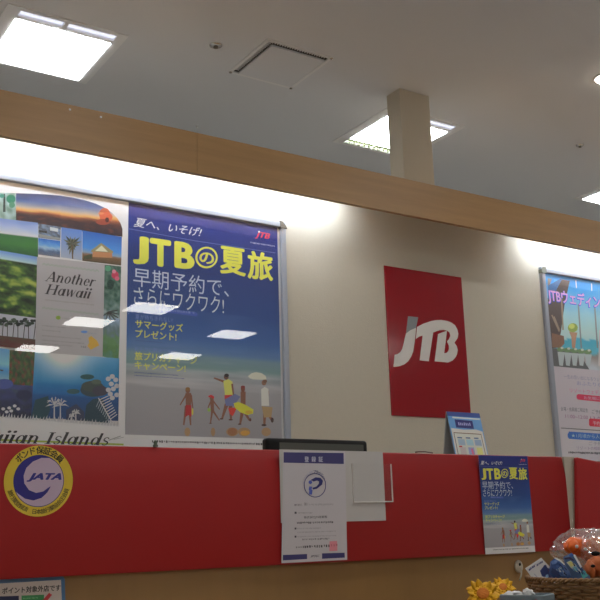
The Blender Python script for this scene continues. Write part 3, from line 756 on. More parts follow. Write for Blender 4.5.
A.text('11:00~12:00', (565.5, 418), 588, 3.6, (130, 84, 120)); A.text('13:00', (590.5, 420), 604, 3.6, (130, 84, 120))
A.poly([(589, 419.5), (590, 418.4), (640, 422), (640, 430), (590, 426.2), (589, 425)], (172, 40, 60)); A.text('予約', (593, 425.4), 600, 4.4, (205, 160, 170))
# second sheet below
A.poly([at_(561.0, 428.3) if False else (561.2, 428.6), (640, 433.6), (640, 452), (563.5, 460)], (164, 160, 165))
A.line((561, 428), (640, 433.2), .9, (90, 90, 92))
A.poly([(567.5, 434.5), (569, 431.5), (640, 436.5), (640, 444), (569, 438.8), (567.7, 437)], (48, 92, 160)); A.text('★1月頃から人気', (571.5, 437.6), 604, 4.2, (150, 180, 210))
A.text('ご予約受付', (588.8, 445.2), 612, 3.8, (120, 118, 130)); A.text('リゾートの相談は当店まで', (577, 449.6), 618, 3.6, (120, 100, 130)); A.dashes((568.5, 453.8), 600, 2.4, (40, 40, 50), 51, .3)
o = A.build('wedding_poster', M_print, None, (gx, YS, ZB+.01))
tag(o, 'wedding advertisement poster with pink title over a beach photo, in the right-hand frame', 'poster')

# ================================================= red wall sign
sx0, sx1 = .7955*YW, .9385*YW
sz1, sz0 = EYE+.3537*YW, EYE+.1450*YW
sg = empty('wall_sign', (sx0, YW, sz0), 'upright red company sign with white JTB lettering on the cream wall', 'sign')
mb = MB(); mb.box(sx0, sx1, YW-.006, YW, sz0, sz1); mb.build('board', M_red2, sg, bevel=.0012)
def zpts(pts, o, k, Y): 
    r_ = []
    for p in pts:
        q = at(o[0]+p[0]/k, o[1]+p[1]/k, Y); r_.append((q.x, q.z))
    return r_
def logo_part(pts, m, nm, mbk=None):
    mb = MB(); mb.prism(zpts(pts, (390, 310), 8, YW-.007), YW-.0078, YW-.0058); mb.build(nm, m, sg)
logo_part([(145, 50), (225, 58), (208, 142), (165, 160), (128, 187)], M_logog, 'letter_top')
logo_part([(128, 187), (165, 160), (208, 142), (204, 190), (196, 260), (185, 330), (170, 372), (145, 410), (115, 435), (75, 450), (28, 455), (38, 358), (62, 352), (85, 335), (98, 310), (108, 275)], M_logo, 'letter')
logo_part([(217, 135), (270, 108), (330, 88), (370, 81), (410, 80), (460, 88), (495, 103), (520, 123), (538, 155), (546, 190), (540, 225), (515, 262), (533, 288), (541, 320), (535, 355), (523, 380), (500, 404), (465, 420), (358, 410), (385, 192), (420, 178), (455, 166), (433, 345), (448, 345), (462, 335), (472, 313), (471, 285), (457, 250), (473, 232), (483, 205), (477, 180), (460, 166), (430, 159), (395, 162), (345, 180), (310, 410), (238, 402), (262, 205), (235, 212), (208, 230)], M_logo, 'lettering')
tag(sg, sg['label'], 'sign')

# ================================================= counter screen
zt, zbm = EYE+.0962*YP, EYE-.0405*YP
xe = at(563.8, 456.5, YP).x
pr = [(YP+.0155, zbm), (YP+.001, zbm), (YP, zbm+.003), (YP, zt-.085)]
for k_ in range(1, 11): pr.append((YP+.0100*(k_/10)**2.0, zt-.085+.079*k_/10))
pr += [(YP+.0105, zt-.002), (YP+.013, zt), (YP+.0155, zt)]
mb = MB(); mb.loft([[Vector((x, y, z)) for y, z in pr] for x in (-1.5, xe)], True, True)
scr = mb.build('counter_screen', M_red)
tag(scr, 'long red counter screen panel running from the left edge behind the pinned papers', 'counter panel')
px0 = xe+.0012
MB().box(px0, px0+.05, YP+.002, YP+.0158, zbm-.02, zt-.001).build('screen_post', M_post)
tag(bpy.data.objects['screen_post'], 'narrow cream post between the two red counter panels', 'post')
# tilted second board
tl = at(574.6, 457.2, YP-.006); bl = at(575.6, 545, YP-.006)
dv = (bl-tl).normalized(); rv = Vector((-dv.z, 0, dv.x))
if rv.x < 0: rv = -rv
mb = MB(); L, Hh = .75, .30
rings = []
for yy in (YP-.016, YP-.0005):
    c = [tl, tl+rv*L, tl+rv*L+dv*Hh, tl+dv*Hh]
    rings.append([Vector((p.x, yy, p.z)) for p in c])
mb.loft(rings, smooth=False); o = mb.build('counter_board', M_red, origin=(tl.x, YP, bl.z), bevel=.005, seg=3)
tag(o, 'slightly tilted red board on the counter at the right edge, behind the bagged toys', 'counter panel')

# counters
dz = .90
c = empty('service_counter', (1.2, 1.7, 0), 'wooden service counter below the red screen carrying the basket and flowers', 'counter')
mb = MB(); mb.box(-1.6, 4.6, 1.36, YP+.0155, dz-.035, dz); mb.build('worktop', M_desk, c, bevel=.004)
MB().box(-1.6, 4.6, YP+.016, YP+.05, 0, zt-.012).build('back_panel', M_oak, c)
mb = MB(); mb.box(-1.6, 4.6, 1.5, 1.53, .06, dz-.0355); mb.build('front_panel', M_oak, c)
mb = MB(); mb.box(-1.6, 4.6, 1.54, 1.56, 0, .0595); mb.build('plinth', M_cap, c)
s = empty('staff_desk', (1.8, 2.6, 0), 'staff desk hidden behind the red counter screen under the monitor', 'desk')
MB().box(-1.5, 4.5, YP+.0505, 2.95, .72, .75).build('desk_top', M_desk, s)
for x in (-1.48, 1.0, 3.0, 4.45): MB().box(x, x+.03, YP+.06, 2.9, 0, .7195).build('side_panel', M_oak, s)
MB().box(-1.5, 4.5, YP+.0505, YP+.26, zt-.15, zt-.13).build('rear_shelf', M_desk, s)
for x in (-1.48, .6, 2.6, 4.45): MB().box(x, x+.02, YP+.0505, YP+.25, .7505, zt-.1505).build('shelf_support', M_oak, s)

# monitor
YM = 2.5
a = at(264.5, 437, YM); b = at(367, 441.5, YM); mx0, mx1, mzt = a.x+.008, b.x+.004, a.z-.001
m = empty('computer_monitor', ((mx0+mx1)/2, YM+.03, .75), 'black monitor whose top shows above the red screen behind the pinned papers', 'monitor')
mb = MB(); mb.box(mx0, mx1, YM, YM+.035, mzt-.26, mzt-.0); mb.build('casing', M_black, m, bevel=.011, seg=4)
mb = MB(); mb.box(mx0+.045, mx1-.02, YM-.0012, YM+.002, mzt-.24, mzt-.014); mb.build('screen', M_glassy, m)
mb = MB(); mb.box((mx0+mx1)/2-.03, (mx0+mx1)/2+.03, YM+.036, YM+.055, .76, mzt-.1); mb.build('stand', M_black, m, bevel=.003)
mb = MB(); mb.lathe([(.001, 0), (.10, 0), (.10, .006), (.03, .012), (.001, .012)], ((mx0+mx1)/2, YM+.04, .75), 28); mb.build('base', M_black, m)

# tent card on the rear shelf
YC = 2.32
pTL = at(446.5, 411.5, YC); pTR = at(479.5, 415, YC)
zbase = zt-.13
wd = pTR.x-pTL.x; hgt = pTL.z-zbase
lean = .055
tc = empty('tent_card', (pTL.x+wd/2, YC, zbase), 'blue and white tent card standing behind the red screen under the wall sign', 'desk sign')
def tc_art():
    A = Art(YC); o, k = (440, 405), 10
    X0, X1, Z1, Z0 = pTL.x, pTR.x, pTL.z, zbase
    A.poly([(X0, Z0), (X1, Z0), (X1, Z1), (X0, Z1)], (84, 128, 178), True)
    A.poly([(X0, Z1-.014), (X1, Z1-.016), (X1, Z1), (X0, Z1)], (42, 62, 120), True)
    A.poly([(X0+.02, Z1-.021), (X1-.004, Z1-.023), (X1-.004, Z1-.018), (X0+.02, Z1-.016)], (165, 175, 190), True)
    h = Z1-Z0
    A.poly([(X0+.028, Z1-.052), (X0+.105, Z1-.054), (X0+.105, Z1-.027), (X0+.028, Z1-.025)], (38, 40, 96), True)
    for i in range(7): A.poly([(X0+.040+i*.008, Z1-.044), (X0+.0455+i*.008, Z1-.044), (X0+.0455+i*.008, Z1-.034-.002*(i % 3)), (X0+.040+i*.008, Z1-.034)], (130, 130, 190), True)
    A.poly([(X0+.004, Z0), (X1-.001, Z0), (X1-.004, Z1-.062), (X1-.03, Z1-.056), (X0+.06, Z1-.058), (X0+.005, Z1-.054)], (168, 166, 160), True)
    A.poly([(X0+.012, Z0+.002), (X1-.008, Z0+.002), (X1-.012, Z1-.070), (X0+.012, Z1-.068)], (98, 76, 62), True)
    A.poly([(X0+.0145, Z0+.004), (X1-.0105, Z0+.004), (X1-.0145, Z1-.0725), (X0+.0145, Z1-.0705)], (165, 166, 160), True)
    for i in range(3):
        x = X0+.024+i*.036; z = Z1-.083
        A.poly([(x, z-.004), (x+.02, z-.0045), (x+.02, z), (x, z)], (70, 92, 120), True)
        A.poly([(x, z-.026), (x+.029, z-.027), (x+.029, z-.007), (x, z-.007)], ((128, 146, 160), (130, 160, 170), (120, 138, 158))[i], True)
        A.poly([(x+.002, z-.056), (x+.027, z-.057), (x+.027, z-.033), (x+.002, z-.033)], ((160, 150, 150), (120, 130, 165), (175, 172, 110))[i], True)
    x, z = X0+.024, Z1-.083
    A.poly([(x, z-.033), (x+.013, z-.033), (x+.013, z-.0285), (x, z-.0285)], (150, 50, 55), True)
    A.poly([(x+.05, z-.058), (x+.06, z-.058), (x+.056, z-.036), (x+.048, z-.038)], (175, 90, 120), True)
    for i in range(4): A.poly([(x+i*.028, z-.068), (x+.017+i*.028, z-.0685), (x+.017+i*.028, z-.064), (x+i*.028, z-.064)], (100, 105, 115), True)
    A.poly([(x+.002, Z0+.008), (x+.05, Z0+.008), (x+.05, z-.072), (x+.002, z-.072)], (186, 180, 72), True); A.poly([(x+.056, Z0+.008), (x+.11, Z0+.008), (x+.11, z-.074), (x+.056, z-.074)], (186, 180, 72), True)
    return A
A = tc_art()
def shear(v): return (v[0], v[1]-lean*(pTL.z-v[2])/hgt, v[2])      # the face slopes outward to the foot
A.V = [shear(v) for v in A.V]
A.build('front_print', M_print, tc)
mb = MB()
def quadslab(p, n, t=.0012):
    p = [Vector(q) for q in p]; n = Vector(n)*t
    mb.loft([p, [q+n for q in p]], smooth=False)
quadslab([shear((pTL.x, YC+.0006, zbase)), shear((pTR.x, YC+.0006, zbase)), (pTR.x, YC+.0006, pTL.z), (pTL.x, YC+.0006, pTL.z)], (0, 1, 0))
quadslab([(pTL.x, YC+.002, pTL.z), (pTR.x, YC+.002, pTL.z), (pTR.x, YC+lean, zbase), (pTL.x, YC+lean, zbase)], (0, 1, 0))
mb.build('folded_card', mat('card_board', (.42, .44, .46), .6), tc)
# small things on the top edge of the screen
p = at(156, 446, YP+.005)
mb = MB(); mb.lathe([(.001, 0), (.006, .0), (.0065, .004), (.004, .007), (.0055, .011), (.003, .015), (.001, .016)], (p.x, YP+.008, zt), 14); o = mb.build('pin_holder', mat('green_plastic', (.10, .13, .09), .4))
tag(o, 'tiny dark green stub standing on the red screen below the blue poster', 'pin')
p = at(418, 451, YP+.005)
mb = MB(); mb.tube([(p.x-.008, YP+.008, zt+.0025), (p.x+.006, YP+.007, zt+.004), (p.x+.03, YP+.01, zt+.0045), (p.x+.06, YP+.01, zt+.002)], .0018, 8); o = mb.build('cable_end', mat('red_cable', (.12, .02, .02), .4))
tag(o, 'short thin cable lying on the top edge of the red screen', 'cable')

# ================================================= JATA sticker
YA = YP-.0006
Ct = at(39, 480.8, YA); R = .0965/2*1.62
R = (at(73.8, 482, YA).x-at(4.9, 481, YA).x)/2
A = Art(YA, .00005)
cx, cz = Ct.x, Ct.z
def disc(x, z, r, col, n=56): A.poly([(x+r*cos(2*pi*k/n), z+r*sin(2*pi*k/n)) for k in range(n)], col, True)
disc(cx, cz, R, (170, 148, 42)); disc(cx, cz, R*.735, (32, 32, 88)); disc(cx, cz, R*.715, (150, 134, 152))
# navy crescent: big disc minus the offset light disc
nv = (34, 30, 100)
pts = []
for k in range(41):
    a = radians(52+ (322-52)*k/40); pts.append((cx+R*.715*cos(a), cz+R*.715*sin(a)))
cx2, cz2, r2 = cx+R*.115, cz+R*.135, R*.505
P2 = []
for k in range(41):
    a = radians(-52 + (-(360-52-72))*k/40) ; P2.append((cx2+r2*cos(a)*1.0, cz2+r2*sin(a)))
disc(cx, cz, R*.715, (150, 134, 152))
out = [(cx+R*.72*cos(radians(a)), cz+R*.72*sin(radians(a))) for a in range(48, 206, 6)]
out += [(cx+R*a, cz+R*b) for a, b in ((-.57, -.37), (-.38, -.50), (-.14, -.55), (.09, -.48), (.26, -.32), (.35, -.15), (.28, -.19), (.13, -.30), (-.07, -.34), (-.28, -.26), (-.42, -.07), (-.45, .14), (-.38, .36), (-.2, .54), (.05, .65), (.28, .65))]
A.poly(out, nv, True)
def wtext(s_, x0, x1, z0, z1, col, bold=0, shear=0):
    V, T, a_, b_, c_, d_ = text_mesh(s_, bold, shear); A.up()
    A.add([(x0+(x-a_)/(b_-a_)*(x1-x0), z0+(y-c_)/(d_-c_)*(z1-z0), kk) for x, y, kk in V], T, col)
wtext('JATA', cx-R*.36, cx+R*.66, cz-R*.03, cz+R*.22, (36, 34, 104), .06, .35)
A.arc_text('ボンド保証会員', cx, cz, R*.865, -50, 50, R*.235, (34, 30, 24), bold=.025)
A.arc_text('旅行業登録済 日本旅行業協会正会員'[::-1], cx, cz, R*.865, 105, 252, R*.155, (60, 52, 30), flip=True, bold=.012)
o = A.build('round_sticker', M_sticker, None, (cx, YA, cz)); tag(o, 'round yellow and navy JATA sticker on the red screen at the left', 'sticker')

# ================================================= point sign
YQ = YP+.0145
A = Art(YQ, .00005)
BL = (58, 92, 128)
A.poly([(-60, 582), (0, 578.8), (60, 575.7), (63.5, 576.6), (64.8, 579.5), (66.5, 640), (-60, 645)], BL)
A.poly([(-60, 586.5), (0, 583.5), (61, 579.8), (63.2, 640), (-60, 645)], (158, 152, 148))
A.text('ポイント対象外店です', (1.8, 594.3), 60.5, 6.6, (38, 36, 38), .03)
A.poly([(-50, 598), (18.8, 595.8), (19.5, 640), (-50, 640)], (28, 32, 62))
A.poly([(21.5, 595.6), (44, 594.6), (45, 640), (22, 640)], (48, 112, 68))
A.poly([(33, 611), (49, 592.8), (52, 594.8), (37, 613)], (150, 38, 45)); A.dashes((23, 599.5), 38, 1.6, (100, 150, 110), 61)
o = A.build('point_sign', M_print, None, (at(0, 600, YQ).x, YQ, at(0, 640, YQ).z)); tag(o, 'white sign with blue border at the lower left corner on the wooden counter front', 'sign')

# ================================================= small summer poster
q = at(478.3, 455.2, YP-.002)
sm = sp.copy(); COL.objects.link(sm)
k = (at(527.4, 457, YP-.002).x-q.x)/.728
sm.scale = (k, .35, k*(.1355*YP/(1.03*k))/1.0); sm.location = (q.x, YP-.002, q.z)
sm['label'] = 'small blue summer poster fixed to the red counter screen at the right'; sm['category'] = 'poster'

# ================================================= pinned papers
YN = YP-.0016
pa, pb = at(279.3, 449.3, YN), at(386, 520.5, YN)
mb = MB(); mb.box(pa.x, pb.x, YN, YN+.0006, pb.z, pa.z); o = mb.build('blank_sheet', mat('thin_paper', (.62, .60, .585), .6))
tag(o, 'blank white sheet on the red screen sticking out behind the certificate', 'paper')
YQ = YN-.0015
A = Art(YQ, .00005)
CW = (152, 149, 153)
A.poly([(283.2, 450.3), (345.2, 451.3), (347.2, 559.8), (281.4, 563.2)], CW)
NV = (44, 42, 86)
A.poly([(283.6, 452.2), (343.6, 453), (343.8, 464), (283.6, 462.7)], NV)
for i, ch in enumerate('登録証'): A.text(ch, (304.6+i*7.0, 462.0), 309.0+i*7.0, 5.6, (150, 150, 165), .02)
O, K = (270, 440), 7.5
a_, b_ = [], []
for n in range(33):
    t = 2*pi*n/32; ca, sa = cos(t), sin(t); rot = .30
    for L_, rx, ry in ((a_, 86, 94), (b_, 80, 88)):
        x, y = rx*ca, ry*sa; L_.append((336+x*cos(rot)+y*sin(rot)*.6, 340-x*sin(rot)*.6+y*cos(rot)))
for n in range(32): A.z([a_[n], a_[n+1], b_[n+1], b_[n]], O, K, (40, 40, 92)); A.up(-1)
A.up()
A.z([(302, 300), (340, 280), (375, 284), (395, 305), (388, 335), (350, 365), (320, 372), (316, 358), (345, 350), (364, 328), (366, 312), (350, 304), (325, 312)], O, K, (34, 36, 90))
A.ell(O[0]+300/K, O[1]+317/K, 1.8, 1.9, (64, 76, 146), 12); A.z([(292, 348), (314, 350), (310, 372), (316, 378), (312, 410), (290, 408), (292, 378), (288, 372)], O, K, (64, 76, 146))
cpt = at(O[0]+336/K, O[1]+340/K, YQ)
A.arc_text('プライバシー', cpt.x, cpt.z, .036, -4, 62, .0092, (60, 60, 100), bold=.02)
A.arc_text('たいせつにします', cpt.x, cpt.z, .036, -84, -10, .0075, (120, 124, 150), bold=.0)
GY = (92, 88, 94)
A.text('■事業者名', (294.5, 506), 302, 2.2, GY); A.text('第1', (304, 505.8), 308, 3.2, GY); A.dashes((309.5, 505.8), 334, 2.2, (125, 122, 128), 71)
A.text('■', (294.6, 513.8), 296.6, 2, (50, 50, 60)); A.dashes((298, 513.8), 313, 1.6, (120, 118, 122), 72)
A.text('株式会社JTB首都圏', (304, 519), 327, 3, (60, 58, 64), .01)
A.dashes((297, 524.2), 333, 2.4, (70, 68, 74), 73, .5)
for yy, x1_, sd in ((529.5, 320, 74), (533.2, 335, 75), (537.6, 336, 76)): A.text('■', (294.6, yy), 296.4, 1.9, (50, 50, 60)) if yy != 533.2 else None; A.dashes((297.5, yy), x1_, 1.5, (128, 124, 130), sd)
A.dashes((302.5, 540.6), 329, 2, (84, 80, 86), 77); A.dashes((296, 548.3), 302, 1.8, (90, 86, 92), 78); A.dashes((303, 548.3), 330, 2.8, (50, 48, 54), 79)
A.poly([(329.5, 541.3), (337, 541), (337.4, 550.8), (329.3, 551.2)], (170, 108, 118)); A.dashes((331, 547), 336, 3, (150, 85, 98), 80)
A.poly([(282.9, 555), (307, 554), (307.1, 559), (282.8, 560.4)], NV); A.poly([(322, 553.4), (344.6, 552.7), (344.8, 557.6), (322, 558.8)], NV)
A.text('JIPDEC', (310.4, 558), 319.6, 2.8, (60, 60, 70), .02, .3)
o = A.build('certificate', M_print, None, (at(283, 560, YQ).x, YQ, at(283, 560, YQ).z)); tag(o, 'white certificate with navy bands and a round blue mark on the red screen', 'certificate')

# clear pocket
YK = YN-.0045
k0, k1 = at(352.5, 465, YK), at(393.6, 502, YK)
pk = empty('card_pocket', (k0.x, YN, k1.z), 'empty clear acrylic pocket fixed over the blank sheet and red screen', 'card holder')
zc0, zc1 = k1.z, at(392, 464, YK).z
mb = MB(); mb.bm.faces.new([mb.bm.verts.new(p) for p in ((k0.x, YK, zc0), (k1.x, YK, zc0), (k1.x, YK, zc1), (k0.x, YK, zc1))]); face_room(mb.build('clear_front', M_clear, pk))
MB().box(k1.x-.0024, k1.x, YN-.004, YN-.0002, zc0, zc1).build('side_edge', M_edge, pk)
MB().box(k0.x, k1.x-.0025, YN-.004, YN-.0002, zc0, zc0+.003).build('bottom_edge', M_edge, pk)
MB().box(k0.x, k0.x+.0008, YN-.004, YN-.0002, zc0+.0031, zc1).build('side_edge', M_edge, pk)

# ================================================= cable grommet on the wood
g = at(518.5, 566.5, YP+.014); Yg = YP+.016
gr = empty('cable_grommet', (g.x, Yg, g.z), 'white oval grommet with a dark hole and hanging strap on the wooden counter front', 'grommet')
mb = MB(); mb.lathe([(.001, 0), (.0185, -.0005), (.0195, -.002), (.0185, -.005), (.013, -.007), (.006, -.0078), (.001, -.0078)], (g.x, Yg, g.z), 28, 'y', sx=.86, sy=.98); mb.build('disc', mat('ivory_plastic', (.62, .58, .48), .4), gr)
mb = MB(); mb.lathe([(.001, -.0070), (.0055, -.0075), (.0055, -.0088), (.001, -.0088)], (g.x+.0005, Yg, g.z+.0055), 14, 'y', sx=.8); mb.build('hole', M_black, gr)
mb = MB(); mb.tube([(g.x, Yg-.0092, g.z+.002), (g.x-.002, Yg-.016, g.z-.012), (g.x-.007, Yg-.017, g.z-.026), (g.x-.011, Yg-.012, g.z-.04)], .0022, 8); mb.build('strap', mat('clear_strap', (.5, .5, .42), .3), gr)

# ================================================= wicker basket
bc = Vector((2.0, 1.70)); rimz = EYE-.135; bR = .178
bk = empty('wicker_basket', (bc.x, bc.y, dz), 'brown wicker basket on the counter at the lower right full of bagged goods', 'basket')
Hb = rimz-dz
def brad(t): return bR*(.70+.30*t)
nst = 56
for li in range(20):
    t = (li+.5)/20; z = dz+.004+t*(Hb-.012); pts = []
    for kk in range(nst*4+1):
        a = 2*pi*kk/(nst*4); r_ = brad(t)+.0042*cos(a*nst/2+pi*li); pts.append((bc.x+r_*cos(a), bc.y+r_*sin(a), z+.0008*sin(a*9+li)))
    mb = MB(); mb.tube(pts, .0042, 6); mb.build('weave_strand', M_wicker, bk)
mb = MB()
for kk in range(nst//2):
    a = 2*pi*kk/(nst//2)
    mb.tube([(bc.x+brad(t)*cos(a), bc.y+brad(t)*sin(a), dz+t*Hb) for t in (0, .3, .6, 1)], .0048, 6)
mb.build('stakes', M_wdark, bk)
mb = MB()
for ph in (0, pi):
    pts = []
    for kk in range(241):
        a = 2*pi*kk/240; w_ = a*44+ph; pts.append((bc.x+(bR+.002+.0035*cos(w_))*cos(a), bc.y+(bR+.002+.0035*cos(w_))*sin(a), rimz-.003+.0035*sin(w_)))
    mb.tube(pts, .0034, 6)
mb.build('braided_rim', M_wicker, bk)
mb = MB(); mb.lathe([(.001, .002), (brad(0), .002), (brad(0), .008), (.001, .008)], (bc.x, bc.y, dz), 40); mb.build('base', M_wdark, bk)
mb = MB(); mb.lathe([(brad(0)-.012, .008), (brad(1)-.014, Hb-.02), (brad(1)-.016, Hb-.02), (brad(0)-.014, .008)], (bc.x, bc.y, dz), 40); mb.build('lining', M_wdark, bk)

# view-facing directions for goods stuck in the basket
def card_frame(px, py, Y):       # a point plus side/up/normal axes of an upright card turned to the waiting area
    p = at(px, py, Y); n = Vector((-.72, -.69, .08)).normalized(); s_ = Vector((.69, -.72, 0)); u_ = n.cross(s_) * -1
    if u_.z < 0: u_ = -u_
    return p, s_, u_, n
def card(name, corners, Y, m, t=.0015, n=Vector((-.72, -.69, .08)).normalized(), lab=None, cat=None, puff=0):
    pass

def plane_pt(px, py, p0, n):     # the point of an inclined sheet at a photo position
    d = FW*f + RT*(px-300) - UP*(py-300); o0 = Vector((0, 0, EYE)); return o0 + d*((p0-o0).dot(n)/d.dot(n))
NB = Vector((-.74, -.64, .20)).normalized()
class Sheet:                      # coloured shapes on one inclined sheet
    def __init__(s, p0, n, step=.0003): s.p0 = p0; s.n = n; s.V = []; s.F = []; s.C = []; s.k = 0; s.step = step
    def poly(s, pts, col, o=(0, 0), K=1, g=None):
        s.k += 1; P = [plane_pt(o[0]+p[0]/K, o[1]+p[1]/K, s.p0, s.n)+s.n*s.step*s.k for p in pts]
        b = len(s.V); s.V += P
        for t in tessellate_polygon([P]): s.F.append(tuple(b+i for i in t)); s.C += [alb(col, g)]*3
    def build(s, name, m, parent=None, origin=None):
        o0 = Vector(origin) if origin else s.V[0]
        me = bpy.data.meshes.new(name); me.from_pydata([tuple(v-o0) for v in s.V], [], s.F)
        a = me.color_attributes.new('ink', 'FLOAT_COLOR', 'CORNER')
        for i, c in enumerate(s.C): a.data[i].color = (*c, 1)
        me.materials.append(m); o = bpy.data.objects.new(name, me); COL.objects.link(o); o.location = o0
        if parent: o.parent = parent; o.location = o0-Vector(parent.location)
        return o
def slab_of(pts, p0, n, t, name, m, parent=None, o=(0, 0), K=1, bevel=0):
    mb = MB(); P = [plane_pt(o[0]+p[0]/K, o[1]+p[1]/K, p0, n) for p in pts]
    A_ = [mb.bm.verts.new(q) for q in P]; B_ = [mb.bm.verts.new(q-n*t) for q in P]
    for tri in tessellate_polygon([P]):
        for VV in (A_, B_): mb.bm.faces.new([VV[i] for i in tri])
    for i in range(len(P)): j = (i+1) % len(P); mb.bm.faces.new((A_[i], A_[j], B_[j], B_[i]))
    return mb.build(name, m, parent, bevel=bevel)

O, K = (520, 550), 12
p0 = at(540, 570, 1.79)
lf = empty('leaflet', p0, 'white leaflet with navy picture leaning at the left end of the basket', 'leaflet')
slab_of([(62, 220), (255, 92), (490, 345), (380, 470), (220, 440)], p0, NB, .003, 'sheet', M_paper, lf, O, K)
S = Sheet(p0, NB)
S.poly([(240, 250), (275, 205), (292, 180), (310, 178), (330, 215), (362, 225), (372, 262), (400, 290), (440, 335), (400, 350), (340, 330), (318, 318), (285, 325), (262, 310)], (34, 44, 86), O, K)
S.poly([(310, 300), (335, 290), (345, 318), (330, 335), (305, 330)], (120, 150, 185), O, K); S.poly([(330, 225), (350, 235), (356, 262), (338, 256)], (70, 48, 76), O, K)
for i, (x, y, w_) in enumerate(((118, 245, 22), (138, 230, 14), (156, 217, 20), (176, 205, 16), (212, 190, 22), (236, 175, 14), (252, 165, 18), (272, 155, 14))):
    S.poly([(x-9, y+8), (x-14, y-12), (x+w_-18, y-26), (x+w_-10, y-6)], (48, 56, 92), O, K)
S.poly([(115, 215), (190, 168), (193, 173), (118, 220)], (120, 124, 140), O, K)
S.poly([(175, 285), (215, 330), (205, 335), (168, 292)], (130, 132, 145), O, K)
S.build('print', M_print, lf)

# shiny blue snack packets
M_pack = print_mat('foil_packet', .22, .5); 
def packet(nm, outline, base, marks, p0, n, o, K, lab, t=.007):
    r = empty(nm, p0, lab, 'packet')
    mb = MB(); P = [plane_pt(o[0]+p[0]/K, o[1]+p[1]/K, p0, n) for p in outline]; c = sum(P, Vector())/len(P)
    rings = []
    for s_, h in ((1, 0), (.93, .35), (.75, .8), (.4, 1), (.02, 1)):
        rings.append([c+(q-c)*s_+n*h*t+n*.010*nz(i*1.7, h*5, 1) for i, q in enumerate(P)])
    mb.loft(rings, True, True); mb.loft([[q-n*.0006 for q in P], [c+(q-c)*.7-n*t*.7 for q in P]], True, True)
    mb.build('pouch', mat('foil_'+nm, tuple(alb(base)), .25, coat=.4), r)
    S = Sheet(p0+n*(t+.0015), n, .0005)
    for pts, col in marks: S.poly(pts, col, o, K)
    rn = random.Random(len(marks)*7+3); xs2 = [q_[0] for q_ in outline]; 
    for i_ in range(26):
        a_ = rn.random(); b_ = rn.random(); c0 = outline[rn.randrange(len(outline))]; c1 = outline[rn.randrange(len(outline))]; cc = (sum(q_[0] for q_ in outline)/len(outline), sum(q_[1] for q_ in outline)/len(outline))
        x_ = cc[0]+((c0[0]-cc[0])*a_+(c1[0]-cc[0])*b_)*.42; y_ = cc[1]+((c0[1]-cc[1])*a_+(c1[1]-cc[1])*b_)*.42; L_ = rn.uniform(14, 44)
        S.poly([(x_, y_), (x_+L_*.7, y_+L_*.75), (x_+L_*.55, y_+L_), (x_-3, y_+rn.uniform(3, 7))], rn.choice([(24, 34, 66), (96, 118, 150), (150, 158, 165), (50, 76, 122), (20, 26, 44), (70, 108, 130)]), o, K)
    S.build('print', M_pack, r)
    return r
O = (550, 520); K = 10
pA = at(563, 571, 1.73)
packet('snack_packet', [(0, 420), (40, 385), (90, 395), (130, 430), (200, 520), (215, 610), (60, 610), (-10, 530)], (44, 66, 108),
       [([(10, 420), (50, 400), (80, 415), (60, 440), (20, 445)], (74, 98, 140)), ([(60, 450), (110, 480), (160, 560), (110, 560)], (60, 84, 130)), ([(20, 480), (60, 500), (100, 560), (60, 575), (10, 520)], (28, 40, 76)),
        ([(36, 378), (62, 378), (110, 402), (150, 445), (140, 450), (100, 415), (60, 392)], (180, 178, 170))], pA, NB, O, K, 'blue glossy packet with a white edge beside the leaflet in the basket')
pB = at(577, 566, 1.75)
packet('snack_pouch', [(130, 370), (215, 325), (250, 360), (330, 490), (400, 560), (420, 640), (220, 640), (160, 480)], (58, 78, 108),
       [([(165, 425), (205, 405), (260, 450), (300, 510), (270, 520), (210, 480)], (150, 152, 138)), ([(180, 425), (215, 415), (240, 450), (210, 470)], (160, 155, 95)), ([(230, 470), (262, 462), (290, 500), (262, 510)], (84, 142, 150)),
        ([(230, 350), (250, 345), (320, 470), (305, 480)], (185, 182, 178)), ([(140, 380), (200, 372), (240, 400), (235, 412), (190, 392), (150, 396)], (48, 44, 66)), ([(300, 520), (350, 505), (380, 560), (330, 590)], (70, 140, 140)),
        ([(190, 350), (220, 335), (240, 360), (200, 372)], (50, 78, 135))], pB, NB, O, K, 'blue, white and teal pouch in the basket in front of the orange toys')

# orange soft toys inside a clear bag
M_or = mat('orange_plush', (.95, .17, .02), .35, bump=.4, bscale=90, coat=.2); M_or2 = mat('dull_orange_plush', (.62, .16, .04), .5, bump=.4, bscale=90)
def blob(mb, c, r, seed, n=14, sq=(1, 1, 1), amp=.18, R3=None):
    rings = []
    for i in range(n+1):
        th = pi*i/n; ring = []
        for j in range(2*n):
            ph = 2*pi*j/(2*n); v = Vector((sin(th)*cos(ph), sin(th)*sin(ph), cos(th)))
            rr = r*(1+amp*noise.noise(v*2+Vector((seed, 0, 0)))); q = Vector((v.x*sq[0], v.y*sq[1], v.z*sq[2]))*rr
            if i in (0, n): q = Vector((0, 0, v.z*sq[2]))*r
            if R3: q = R3 @ q
            ring.append(Vector(c)+q+Vector((1e-6*j, 0, 0)))
        rings.append(ring)
    mb.loft(rings, True, False)
Rv = Matrix.Rotation(radians(-46), 3, 'Z')
t1 = at(581.5, 548, 1.80)
r = empty('orange_toy', t1, 'bright orange toy in the clear bag just above the basket rim', 'toy')
mb = MB(); blob(mb, t1, .037, 2, sq=(1.30, .8, .72), R3=Rv @ Matrix.Rotation(radians(12), 3, 'Y')); blob(mb, at(573.5, 546, 1.80), .017, 5); blob(mb, at(590, 549.5, 1.79), .018, 6); mb.build('body', M_or, r)
for i, q in enumerate(((576.8, 546.5), (585.5, 549.2))):
    e = at(*q, 1.765); mb = MB(); blob(mb, e, .0045, 3, 8); mb.build('glint', mat('toy_glint', (.8, .78, .74), .2), r)  # pale blobs standing in for glints on the orange toy
t2 = at(597, 553, 1.76)
